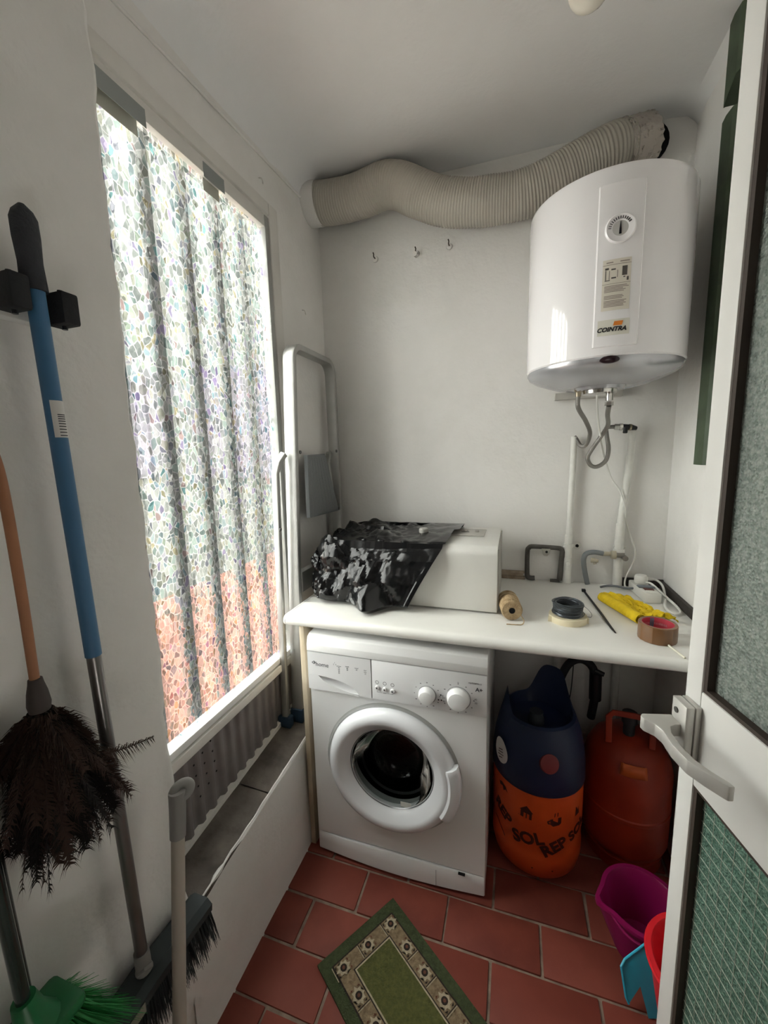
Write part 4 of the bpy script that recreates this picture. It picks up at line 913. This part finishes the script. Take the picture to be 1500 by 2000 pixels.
for q, (hy, hz, lab_) in enumerate(((1.309, 2.364, 'small white hook above the window corner'), (1.565, 2.024, 'small white hook on left wall above the ladder'))):
    tag(MB().tube([(XW, hy, hz+.004), (XW+.010, hy, hz+.002), (XW+.014, hy+.002, hz-.006), (XW+.010, hy+.010, hz-.010), (XW+.006, hy+.014, hz-.002)], .002, 7, smooth=4).build('wall_hook', PW), lab_, 'hook')
# green painted timber on the right wall
GRN = mat('green_paint', '46543f', .6, bump=.3, bscale=40, var=.3, vscale=14, col2='3a4534')
def gpost(name, z0, z1, tip, lab_):
    pr = [(.549, 1.475), (.522, 1.475), (.515, 1.468), (.512, 1.438), (.515, 1.408), (.522, 1.401), (.549, 1.401)]
    m = MB(); bm = m.bm
    lo = [bm.verts.new((x, y, z0+(tip*(abs(y-1.46)/.06) if tip else 0))) for x, y in pr]; hi = [bm.verts.new((x, y, z1)) for x, y in pr]
    for k in range(7): bm.faces.new((lo[k], lo[(k+1) % 7], hi[(k+1) % 7], hi[k]))
    bm.faces.new(lo); bm.faces.new(hi); tag(m.build(name, GRN), lab_, 'wooden strip'); 
gpost('green_strip', 1.385, 2.305, 0, 'long green painted wooden strip on the right wall')
gpost('green_strip', 2.335, 2.535, .05, 'short green painted strip with pointed end below the ceiling')

# ================================================================ GAS BOTTLES
GX, GY, GR = .095, 1.395, .150
g1 = thing('gas_bottle', 'orange gas bottle with blue plastic collar and printed icons', 'gas bottle', (GX, GY, 0))
ORA = mat('bottle_orange', 'd0521c', .4, bump=.1, bscale=60, var=.15, vscale=5, col2='b8431a')
m = MB(); m.lathe([(0, .0), (.10, .0), (.125, .006), (.142, .025), (GR, .06), (GR, .10), (GR-.002, .104), (GR-.002, .16), (GR, .164), (GR, .345), (GR-.004, .36), (.10, .40), (0, .41)], (GX, GY, 0), 64); body1 = m.build('bottle_body', ORA, g1)
def blue(i, j):
    a = 2*PI*i/72; pr = [(GR+.002, .335), (GR+.004, .34), (GR+.002, .40), (GR-.004, .45), (GR-.016, .50), (GR-.032, .545), (GR-.042, .55), (GR-.046, .525), (GR-.06, .515), (.02, .512)]
    r_, z = pr[j]; c_ = math.cos(a-math.radians(-60))
    # two raised grips: a broad hood to the right rear, a pointed lug to the left
    lug = math.exp(-((((a-math.radians(192)+PI) % (2*PI))-PI)/.23)**2)*.080; hood = math.exp(-((((a-math.radians(62)+PI) % (2*PI))-PI)/.62)**4)*.110
    if 4 <= j <= 7: z += (lug+hood)*(j-3)/4 if j < 6 else (lug+hood)*(1 if j == 6 else .9)
    return (GX+r_*math.cos(a), GY+r_*math.sin(a), z)
BLUEP = mat('blue_plastic', '0c1c3a', .5, bump=.15, bscale=200)
m = MB(); m.grid(blue, 72, 10, cu=True); col_ = m.build('blue_collar', BLUEP, g1)
m = MB(); m.lathe([(.026, .50), (.026, .53), (.022, .54), (.022, .555), (0, .555)], (GX-.01, GY-.03, 0), 20); m.build('valve_stub', mat('valve_dark', '2b2f33', .5), col_)
def gcyl(ang, z, d=0): a = math.radians(ang); return V(GX+(GR+d)*math.sin(a), GY-(GR+d)*math.cos(a), z)
def gbend(a0, z0, rot=0, d=.0006):
    c_, s_ = math.cos(rot), math.sin(rot)
    return lambda p: gcyl(a0+math.degrees((p.x*c_-p.y*s_)/GR), z0+p.x*s_+p.y*c_, d+p.z)
DKP = mat('print_brown', '3b140c', .6)
for tt, a0, z0, ro, sz in (('REP', -50, .205, -.45, .050), ('SOL', -13, .165, .28, .058), ('REP', 20, .150, .50, .056), ('SOL', 56, .190, .4, .050)):
    text_mb(tt, sz, .0003, 0, 'CENTER', fn=gbend(a0, z0, ro), bold=.0022).build('bottle_lettering', DKP, body1)
def gpoly(poly, a0, z0, rot=0):
    b_ = MB(); t = bmesh.new(); f_ = t.faces.new([t.verts.new((x, y, 0)) for x, y in poly]); bmesh.ops.triangulate(t, faces=t.faces)
    fn = gbend(a0, z0, rot, .0009)
    for v in t.verts: v.co = fn(v.co)
    b_.add(t); return b_
def icon(polys, a0, z0, rot=0, name='bottle_icon', m_=DKP):
    b_ = MB()
    for q in polys:
        s_ = gpoly(q, a0, z0, rot); me = bpy.data.meshes.new('t'); s_.bm.to_mesh(me); b_.bm.from_mesh(me); bpy.data.meshes.remove(me)
    return b_.build(name, m_, body1, recalc=False)
icon([[(-.022, .003), (0, .024), (.022, .003), (.018, .003), (.018, -.022), (.010, -.022), (.010, -.004), (-.008, -.004), (-.008, -.022), (-.018, -.022), (-.018, .003)], [(-.001, -.022), (.003, -.022), (.003, -.004), (-.001, -.004)]], -15, .262, -.05)
icon([[(-.018, .006), (.020, .010), (.017, -.012), (.010, -.018), (-.010, -.020), (-.016, -.014)], [(-.018, .004), (-.028, .000), (-.026, -.010), (-.016, -.012), (-.017, -.008), (-.022, -.007), (-.023, -.002), (-.018, 0)], [(-.004, .014), (-.001, .014), (.002, .028), (-.001, .028)], [(.006, .015), (.009, .015), (.011, .029), (.008, .029)]], 20, .252, .1)
icon([[(-.024, 0), (-.012, .010), (.006, .008), (.022, -.004), (.010, -.002), (.004, -.014), (-.004, -.002), (-.016, -.010)]], -48, .300, -.3)
icon([[(-.010, -.016), (.0, .018), (.008, -.002), (.014, .012), (.012, -.018)]], 52, .262, .2)
icon([[(-.034, -.002), (.034, -.002), (.034, .003), (-.034, .003)]], 6, .062, .0); icon([[(-.034, -.002), (.034, -.002), (.034, .003), (-.034, .003)]], -55, .135, -.6)
icon([[(-.05, -.001), (.05, -.001), (.05, .001), (-.05, .001)]], -42, .255, -.25)
# white drop-shaped label and red disc on the collar
t = bmesh.new(); vs = []
for k in range(24):
    a = 2*PI*k/24; r_ = .034*(1+.38*max(0, math.cos(a-PI/2-.3))**3); vs.append((r_*math.cos(a)*.9, r_*math.sin(a)*1.1))
b_ = MB(); f_ = t.faces.new([t.verts.new((x, y, 0)) for x, y in vs]); bmesh.ops.triangulate(t, faces=t.faces)
for v in t.verts:
    p = gcyl(-52+math.degrees(v.co.x/GR), .425+v.co.y, .0065-.06*max(0, v.co.y)); v.co = p
b_.add(t); lab2 = b_.build('drop_label', mat('label_white', 'd5d3cf', .5), col_, recalc=False)
for q, (tt, dz) in enumerate((('GAS', .010), ('K6', -.004), ('12,5', -.018))):
    pass
m = MB()
for dz, L_ in ((.012, .010), (.002, .012), (-.008, .014), (-.018, .009)):
    m.grid(lambda i, j: gcyl(-52+[-1, 1][i]*math.degrees(L_/GR), .425+dz+[-.0015, .0015][j]+(.004 if i else -.004), .0078), 2, 2)
m.build('label_print', DKP, lab2, recalc=False)
rd = gcyl(10, .455, -.002); m = MB(); m.lathe([(.030, -.006), (.028, .006), (.020, .008), (0, .008)], rd, 24, mtx=face_mtx((0, 0, 0), (math.cos(.17), math.sin(.17), 0), (0, .45, .89)).to_3x3().to_4x4()); m.build('red_disc', mat('red_plastic', '6a1a1c', .5), col_)

g2 = thing('gas_bottle', 'plain orange-red gas bottle standing in the right corner', 'gas bottle', (.398, 1.492, 0))
RX, RY, RR = .398, 1.492, .137
ORB = mat('bottle_red_orange', '962f14', .45, bump=.25, bscale=30, var=.25, vscale=6, col2='7c2411')
m = MB(); m.lathe([(.118, 0), (.122, 0), (.122, .035), (.126, .045), (.118, .048), (.128, .06), (RR, .085), (RR, .20), (RR+.003, .204), (RR+.003, .214), (RR, .218), (RR, .34), (.130, .375), (.110, .415), (.080, .442), (.045, .455), (0, .458)], (RX, RY, 0), 64); m.build('bottle_body', ORB, g2)
m = MB(); m.sweep([V(RX-.075, RY-.06, .44), V(RX-.078, RY-.06, .535), V(RX-.065, RY-.062, .552), V(RX+.0, RY-.07, .555), V(RX+.045, RY-.065, .548), V(RX+.055, RY-.063, .53), V(RX+.055, RY-.06, .44)], rsec(.004, .010, .003), upv=(0, 1, 0)); m.build('guard_collar', ORB, g2)
m = MB(); m.tube([(RX-.005, RY-.02, .45), (RX-.005, RY-.02, .50)], .018, 14); m.tube([(RX-.005, RY-.02, .50), (RX-.005, RY-.02, .535)], .024, 14); m.build('valve', mat('valve_dark', '2b2f33'), g2)
def tagp(i, j): a = math.radians(-22+34*i/8); r_ = [.123, .133][j]; return (RX+r_*math.sin(a), RY-r_*math.cos(a), [.412, .375][j])
m = MB(); m.grid(tagp, 9, 2); o = m.build('weight_plate', mat('plate_orange', 'b4501f', .5), g2, recalc=False); q = o.modifiers.new('thick', 'SOLIDIFY'); q.thickness = .003
# rubber hose arch and regulator behind
gh = thing('gas_hose', 'black rubber gas hose arching behind the two gas bottles', 'hose', (.24, 1.60, .45))
m = MB(); m.tube([(.150, 1.575, .36), (.165, 1.59, .46), (.182, 1.60, .55), (.212, 1.60, .622), (.252, 1.60, .645), (.290, 1.60, .622), (.306, 1.60, .57), (.306, 1.60, .50), (.300, 1.62, .40)], .015, 14, smooth=8); m.build('hose_arch', BLACKR, gh)
m = MB(); m.tube([(.305, 1.60, .60), (.307, 1.60, .49)], .0215, 14); m.build('regulator_sleeve', BLACK, gh)
m = MB(); m.tube([(.300, 1.59, .612), (.330, 1.585, .602)], .009, 8); m.build('regulator_lever', BLACK, gh)
tag(MB().tube([(.235, 1.70, .85), (.238, 1.67, .70), (.232, 1.64, .58), (.222, 1.61, .49), (.20, 1.56, .43)], .002, 6, smooth=6).build('thin_cable', BLACK), 'thin black cable hanging behind the gas bottles', 'cable')
for q, px_ in enumerate((.185, .405)):
    tag(MB().tube([(px_, 1.742, .858), (px_, 1.742, .02)], .015, 12).build('lower_pipe', PW), ('painted pipe running down the wall behind blue collared bottle', 'painted pipe running down the wall behind plain orange bottle')[q], 'pipe')

# ================================================================ BUCKETS + DUSTPAN behind the door
b1 = thing('plastic_bucket', 'magenta plastic bucket with a pouring lip', 'bucket', (.365, 1.15, 0))
MAG = mat('magenta_plastic', '86104f', .35)
def bucket(cx, cy, rt_, rb, h, lip=None):
    def f_(i, j):
        a = 2*PI*i/48; pr = [(0, .004), (rb-.004, .004), (rt_-.006, h-.004), (rt_-.003, h), (rt_+.008, h), (rt_+.009, h-.008), (rt_+.002, h-.010), (rb, 0), (0, 0)]
        r_, z = pr[j]; e = 0
        if lip is not None and 2 <= j <= 6: e = math.exp(-((((a-lip+PI) % (2*PI))-PI)/.25)**2)
        return (cx+(r_+.022*e)*math.cos(a), cy+(r_+.022*e)*math.sin(a), z-(.006*e if j < 5 else .012*e))
    m = MB(); m.grid(f_, 48, 9, cu=True); bmesh.ops.remove_doubles(m.bm, verts=m.bm.verts, dist=1e-5); return m
bucket(.372, 1.155, .098, .070, .155, math.radians(192)).build('bucket_body', MAG, b1)
m = MB(); m.tube([(.372+.106*math.cos(a), 1.155+.106*math.sin(a), .150-.022*math.sin((a-3.6)/1.6*PI)) for a in [3.6+1.6*k/14 for k in range(15)]], .004, 8); m.build('bail_handle', MAG, b1)
b2 = thing('plastic_bucket', 'bright red plastic bucket half hidden by the door edge', 'bucket', (.43, .93, 0))
bucket(.437, .930, .112, .070, .27).build('bucket_body', mat('red_bucket', 'd3202a', .35), b2)
m = MB(); m.tube([(.437+.118*math.cos(a), .930+.118*math.sin(a), .262) for a in [2*PI*k/40 for k in range(40)]], .005, 8, closed=True); m.build('rim_bead', mat('red_bucket', 'd3202a'), b2)
dp = thing('dustpan', 'turquoise plastic dustpan with notched edge leaning by buckets', 'dustpan', (.33, 1.02, 0))
TURQ = mat('turquoise_plastic', '33b4d2', .4)
dpts = [V(.3635, 1.040, .178), V(.300, 1.024, .108), V(.289, 1.012, .098), V(.300, .995, .030), V(.306, .990, .020), V(.334, 1.008, .060), V(.350, .985, .003), V(.40, 1.000, .003), V(.40, 1.045, .178)]
m = MB(); nrm_ = (dpts[1]-dpts[0]).cross(dpts[6]-dpts[0]).normalized()
fv = [m.bm.verts.new(p) for p in dpts]; bv = [m.bm.verts.new(p+V(.002, .004, 0)) for p in dpts]
for q in ((0, 1, 2, 5), (2, 3, 4, 5), (5, 6, 7), (0, 5, 7, 8)):
    m.bm.faces.new([fv[k] for k in q]); m.bm.faces.new([bv[k] for k in q[::-1]])
for k in range(9): m.bm.faces.new((fv[k], bv[k], bv[(k+1) % 9], fv[(k+1) % 9]))
bmesh.ops.triangulate(m.bm, faces=[f_ for f_ in m.bm.faces if len(f_.verts) > 4]); m.build('pan_plate', TURQ, dp)
m = MB(); m.tube([dpts[1], dpts[2], dpts[3], dpts[4]], .003, 8); m.tube([dpts[0], dpts[1]], .003, 8); m.build('pan_rim', TURQ, dp)

# ================================================================ RUG
ru = thing('rug', 'small green rug with patterned beige border on the tiles', 'rug', (-.25, .85, 0))
A = V(-.352, 1.064, 0); e1 = V(-.156, -.230, 0).normalized(); e2 = V(.230, -.156, 0).normalized(); e2 = e2 if e2.x > 0 else -e2
RW, RL = .278, .62
def rpt(s, t, z): return A+e1*s+e2*t+V(0, 0, z)
def rug_layer(name, m_, s0, s1, t0, t1, z0, z1, parent, ns=20, nt=40):
    def f_(i, j):
        s = s0+(s1-s0)*i/ns; t = t0+(t1-t0)*j/nt
        return rpt(s, t, z1+.0012*noise.noise(V(s*22, t*22, 1))+.0008*noise.noise(V(s*80, t*80, 4)))
    b_ = MB(); b_.grid(f_, ns+1, nt+1)
    for (a, c_) in (((s0, t0), (s1, t0)), ((s1, t0), (s1, t1)), ((s1, t1), (s0, t1)), ((s0, t1), (s0, t0))):
        q = [b_.bm.verts.new(rpt(*a, z0)), b_.bm.verts.new(rpt(*c_, z0)), b_.bm.verts.new(rpt(*c_, z1)), b_.bm.verts.new(rpt(*a, z1))]; b_.bm.faces.new(q)
    return b_.build(name, m_, parent, recalc=False)
RG = mat('rug_green', '424b2d', .95, bump=1, bscale=260, var=.35, vscale=90, col2='343c24')
RG2 = mat('rug_olive', '585a2d', .95, bump=1, bscale=260, var=.4, vscale=110, col2='474a24')
RBG = mat('rug_beige', '8f7d62', .95, bump=1, bscale=260, var=.3, vscale=90, col2='6f5c46')
RDK = mat('rug_dark', '2f2620', .95, bump=1, bscale=260, var=.3, vscale=90)
RLT = mat('rug_light', 'b3a58c', .95, bump=1, bscale=260, var=.25, vscale=90)
RRD = mat('rug_rust', '6d4433', .95, bump=1, bscale=260, var=.3, vscale=90)
rug_layer('green_edge', RG, 0, RW, 0, RL, .001, .0085, ru)
rug_layer('dark_line', RDK, .030, RW-.030, .030, RL-.030, .006, .0092, ru)
bd = rug_layer('beige_border', RBG, .034, RW-.034, .034, RL-.034, .006, .0098, ru)
rug_layer('dark_line', RDK, .074, RW-.074, .074, RL-.074, .006, .0103, ru)
rug_layer('pale_line', RLT, .077, RW-.077, .077, RL-.077, .006, .0108, ru)
rug_layer('field', RG2, .081, RW-.081, .081, RL-.081, .006, .0114, ru)
def motif(cs, ct_, rot):
    c_, s_ = math.cos(rot), math.sin(rot); tr_ = lambda x, y: rpt(cs+x*c_-y*s_, ct_+x*s_+y*c_, 0)
    def flat(poly, z, m_, name):
        b_ = MB(); vs_ = [b_.bm.verts.new(tr_(*p)+V(0, 0, z)) for p in poly]; b_.bm.faces.new(vs_); bmesh.ops.triangulate(b_.bm, faces=b_.bm.faces); b_.build(name, m_, bd, recalc=False)
    star = [((.021 if k % 4 == 0 else .018 if k % 2 == 0 else .0135)*math.cos(PI*k/8)*1.12, (.019 if k % 2 == 0 else .0130)*math.sin(PI*k/8)) for k in range(16)]
    flat(star, .0118, RLT, 'flower_motif')
    flat([(.0095*math.cos(PI*k/5), .0095*math.sin(PI*k/5)) for k in range(10)], .0124, RDK, 'flower_motif')
    flat([(.0045*math.cos(PI*k/3), .0045*math.sin(PI*k/3)) for k in range(6)], .0129, RRD, 'flower_motif')
    flat([(.0235, -.019), (.0255, -.019), (.0255, .019), (.0235, .019)], .0118, RDK, 'bar_motif'); flat([(.0262, -.019), (.0285, -.019), (.0285, .019), (.0262, .019)], .0118, RLT, 'bar_motif')
    flat([(.016, -.0165), (.0215, -.012), (.0185, -.006)], .0119, RDK, 'leaf_motif'); flat([(.016, .0165), (.0215, .012), (.0185, .006)], .0119, RDK, 'leaf_motif')
    flat([(-.016, -.0165), (-.0215, -.012), (-.0185, -.006)], .0119, RRD, 'leaf_motif'); flat([(-.016, .0165), (-.0215, .012), (-.0185, .006)], .0119, RRD, 'leaf_motif')
for s in (.054, .139, .224):
    motif(s, .054, 0)
for k in range(1, 8):
    motif(.054, .054+k*.0755, PI/2); motif(RW-.054, .054+k*.0755, PI/2)

# ================================================================ LEFT WALL: BROOMS, DUSTER
bc_ = thing('broom_clip', 'broom clip with two black rubber rollers on the left pier', 'clip', (-.70, .43, 1.68))
bx('clip_base', mat('clip_white', (.74, .73, .70), .5), bc_, -.7125, -.690, .385, .475, 1.650, 1.698, bev=.003)
for (yy, dz) in ((.412, 0), (.478, -.004)):
    m = MB(); m.box(-.690, -.648, yy-.013, yy+.013, 1.655+dz, 1.702+dz, bev=.004); rl = m.build('rubber_roller', BLACKR, bc_)
    m = MB(); m.tube([(-.668, yy, 1.650+dz), (-.668, yy, 1.707+dz)], .004, 8); m.build('roller_pin', BLACK, rl)
br = thing('broom', 'blue handled broom with dark grey bristles hanging from the clip', 'broom', (-.67, .46, .32))
def bl(t): return V(-.668, .440, 1.800).lerp(V(-.668, .4655, .470), t)
m = MB(); m.tube([bl(.0)+V(0, 0, .004), bl(.004), bl(.012), bl(.03), bl(.055), bl(.083)], [.004, .0125, .0165, .0168, .0150, .0165], 16); m.build('grip', mat('grip_grey', '33353a', .8, bump=.6, bscale=140), br)
m = MB(); m.tube([bl(.080), bl(.510)], .0122, 16); bh = m.build('handle_sleeve', mat('broom_blue', '3f6d92', .45, var=.08), br)
m = MB(); m.tube([bl(.506), bl(.985)], .0108, 16); m.build('steel_pole', mat('pole_grey', '7d7a78', .3, .7), br)
sp_ = bl(.2); 
def stk(i, j): a = math.radians(-150+95*i/8); p = bl(.199+.041*j); return p+V(.0126*math.cos(a+PI/2+.6), .0126*math.sin(a+PI/2+.6), 0)
def stk(i, j): a = math.radians(-52+100*i/8); p = bl(.199+.041*j); return p+V(.0126*math.cos(a), .0126*math.sin(a), 0)
m = MB(); m.grid(stk, 9, 2); lb = m.build('barcode_sticker', mat('label_white', 'd5d3cf'), bh, recalc=False)
m = MB()
for k in range(9):
    f0 = .214+.0021*k+.0001*k*k; m.grid(lambda i, j: bl(f0+[0, .0011][j])+V(.0130*math.cos(math.radians(-20+50*i/4)), .0130*math.sin(math.radians(-20+50*i/4)), 0), 5, 2)
m.build('barcode_print', INK, lb, recalc=False)
m = MB(); m.tube([bl(.972), bl(.985), bl(1.0), bl(1.012)], [.0135, .0140, .0140, .018], 16); m.tube([(-.668, .452, .470), (-.655, .458, .480), (-.650, .470, .476)], .004, 8); m.build('socket', mat('socket_grey', '8c8a87', .5), br)
def head(i, j):
    y = .315+.30*i/20; e = 1-.5*abs(i-10)/10; z = .455-.012*abs(i-10)/10; pr = [(-.698, -.022), (-.640, -.022), (-.638, -.004), (-.650, .008), (-.686, .008), (-.700, -.004)]
    return (pr[j][0], y, z+pr[j][1]*(.8+.4*e))
m = MB(); m.grid(head, 21, 6, cv=True); m.bm.verts.ensure_lookup_table(); m.bm.faces.new(m.bm.verts[:6]); m.bm.faces.new(m.bm.verts[-6:]); m.build('broom_head', mat('head_dark', '2f3638', .7), br)
def bristles(name, m_, parent, rows, fn, wid=.0016, nseg=3, seed=1, kind='stuff'):
    random.seed(seed); b_ = MB()
    for q in range(rows):
        root, tip, bend = fn(q); side = (tip-root).cross(V(random.uniform(-1, 1), random.uniform(-1, 1), random.uniform(-1, 1))).normalized()
        prev = None
        for k in range(nseg+1):
            t = k/nseg; p = root.lerp(tip, t)+bend*(t*t); w_ = wid*(1-.75*t)
            a, c_ = b_.bm.verts.new(p-side*w_), b_.bm.verts.new(p+side*w_)
            if prev: b_.bm.faces.new((prev[0], prev[1], c_, a))
            prev = (a, c_)
    o = b_.build(name, m_, parent, recalc=False); o['kind'] = kind; return o
def bf(q):
    y = random.uniform(.318, .612); x = random.uniform(-.697, -.641); r0 = V(x, y, .437-.012*abs(y-.465)/.15)
    return r0, V(-.672+(x+.669)*1.35+random.uniform(-.003, .003), .465+(y-.465)*1.10+random.uniform(-.004, .004), random.uniform(.325, .342)), V(random.uniform(-.004, .004), random.uniform(-.004, .004), 0)
bristles('bristles', mat('bristle_dark', '343b3d', .7), br, 2600, bf, .0013, 2, 2)
bx('head_label', mat('label_grey', '8a8779', .6), br, -.6365, -.6355, .395, .437, .425, .445)

# grey stick leaning in front of the window pier
sk = thing('mop_handle', 'off-white pole with grey hooked cap leaning on the window pier', 'pole', (-.60, .47, 0))
s0, s1 = V(-.627, .5467, .777), V(-.597, .468, .357); dirs = (s1-s0).normalized(); s2 = s0+dirs*((s0.z-.006)/-dirs.z)
m = MB(); m.tube([s0+dirs*.03, s2], .0125, 18); m.build('pole', mat('pole_cream', 'b5aca1', .5, var=.06), sk)
CAPM = mat('cap_grey', '8f8d8b', .5)
m = MB(); m.tube([s0+V(0, 0, .014), s0+dirs*.02, s0+dirs*.075], [.0155, .0155, .0145], 18); m.build('cap_sleeve', CAPM, sk)
cc = s0+V(.004, .008, .010); m = MB()
def eye(i, j):
    a = 2*PI*i/32; b_ = 2*PI*j/12; R_, r_ = .0115, .0088; u, v = V(.45, .85, .25).normalized(), V(-.55, .10, .83).normalized(); v = (v-u*u.dot(v)).normalized(); n_ = u.cross(v)
    d_ = u*(math.cos(a)*1.25)+v*math.sin(a); return cc+d_*(R_+r_*math.cos(b_))+n_*(r_*math.sin(b_))
m.grid(eye, 32, 12, cu=True, cv=True); m.build('hanging_eye', CAPM, sk)

# feather duster
fd = thing('feather_duster', 'dark feather duster with wooden handle hanging on the left pier', 'duster', (-.66, .36, .90))
m = MB(); m.tube([(-.668, .345, 1.66), (-.666, .354, 1.50), (-.660, .360, 1.42), (-.656, .3600, 1.28), (-.655, .3585, 1.135)], [.006, .0066, .0068, .0066, .0062], 14, smooth=6); m.build('wooden_handle', mat('duster_wood', 'a5714f', .5, var=.2, vscale=18), fd)
m = MB(); m.lathe([(.006, .040), (.0085, .039), (.0095, .032), (.0125, .018), (.0145, 0), (.013, -.010), (0, -.012)], (-.655, .359, 1.096), 24); m.build('ferrule', mat('ferrule_grey', '3d3532', .6), fd)
random.seed(21)
DF_ = mat('feather_dark', '17120f', .95); DF2 = mat('feather_brown', '3a2a22', .95)
def plume(b_, root, tip, bend, wid, nb, droop):
    prev = None
    spine = lambda t: root.lerp(tip, t)+bend*(t*t)
    b_.tube([spine(k/6) for k in range(7)], [.0012*(1-.8*k/6)+.0002 for k in range(7)], 3)
    ax_ = (tip-root).normalized(); sd = ax_.cross(V(random.uniform(-1, 1), random.uniform(-1, 1), random.uniform(-.3, .3))).normalized()
    for k in range(nb):
        t = .06+.94*k/nb; p = spine(t); L_ = wid*(.5+.5*math.sin(PI*min(1, t*1.1)))*random.uniform(.6, 1.15)
        for s_ in (-1, 1):
            d_ = (sd*s_+ax_*random.uniform(.5, 1.1)+V(random.uniform(-.3, .3), random.uniform(-.3, .3), random.uniform(-.3, .3))).normalized()*L_
            wv = ax_*.0013
            m0, m1, e = p, p+d_*.55, p+d_+ax_*(.35*L_)+V(0, 0, -droop*L_)
            vs_ = [b_.bm.verts.new(x) for x in (m0-wv, m0+wv, m1-wv*.7, m1+wv*.7, e)]
            b_.bm.faces.new((vs_[0], vs_[1], vs_[3], vs_[2])); b_.bm.faces.new((vs_[2], vs_[3], vs_[4]))
fr0 = V(-.655, .359, 1.085)
bA, bB = MB(), MB()
for k in range(120):
    a = random.uniform(0, 2*PI); sp = abs(random.gauss(0, .55)); sp = min(sp, 1.0); L_ = random.uniform(.165, .218)
    off = V(math.cos(a)*.055*sp, math.sin(a)*(.044 if math.sin(a) > 0 else .075)*sp, 0); off.x = max(off.x, -.04)
    root = fr0+V(math.cos(a)*.014, math.sin(a)*.014, 0); tip = root+off*1.25+V(.006, .006, -L_*(1-.12*sp))
    plume(bA if random.random() < .6 else bB, root, tip, off*.25+V(0, 0, -.02), .030, 95, .2)
for k in range(40):
    a = random.uniform(0, 2*PI); root = fr0+V(math.cos(a)*.016, math.sin(a)*.016, -.002); L_ = random.uniform(.06, .13)
    off = V(max(-.03, math.cos(a)*.045), math.sin(a)*(.040 if math.sin(a) > 0 else .060), 0); plume(bB, root, root+off*(L_/.10)+V(0, 0, -L_), off*.2, .026, 60, .3)
# the one feather that sticks out over the broom pole
plume(bB, V(-.640, .392, .985), V(-.634, .492, .918), V(.004, .022, .016), .018, 50, .8)
bA.build('dark_feathers', DF_, fd, recalc=False)['kind'] = 'stuff'; bB.build('brown_feathers', DF2, fd, recalc=False)['kind'] = 'stuff'

# green brush hanging lower left, and the dark pole beside it
gb = thing('green_brush', 'dark-handled brush with bright green bristles at lower left', 'brush', (-.63, .28, .62))
m = MB(); m.tube([(-.640, .268, 1.12), (-.632, .273, .705)], .0085, 14); m.build('pole', mat('pole_dark_green', '20302c', .25, coat=.4), gb)
m = MB(); m.tube([(-.632, .273, .712), (-.630, .276, .685), (-.629, .278, .660)], [.014, .018, .030], 16); m.box(-.668, -.596, .225, .330, .638, .662, bev=.010); m.build('brush_head', mat('green_plastic', '1d6b3e', .4), gb)
def gf(q):
    x = random.uniform(-.664, -.600); y = random.uniform(.228, .327); r0 = V(x, y, .644)
    return r0, V(-.632+(x+.632)*2.0, .278+(y-.278)*1.75, .644-random.uniform(.05, .085)), V((x+.632)*.4, (y-.278)*.4, -.012)
bristles('bristles', mat('bristle_green', '2c8a46', .6), gb, 2600, gf, .0011, 3, 5)
tag(MB().tube([(-.668, .285, 1.16), (-.664, .292, .60)], .0075, 14).build('dark_pole', mat('pole_dark_green', '20302c')), 'thin dark pole hanging behind the green brush', 'pole')
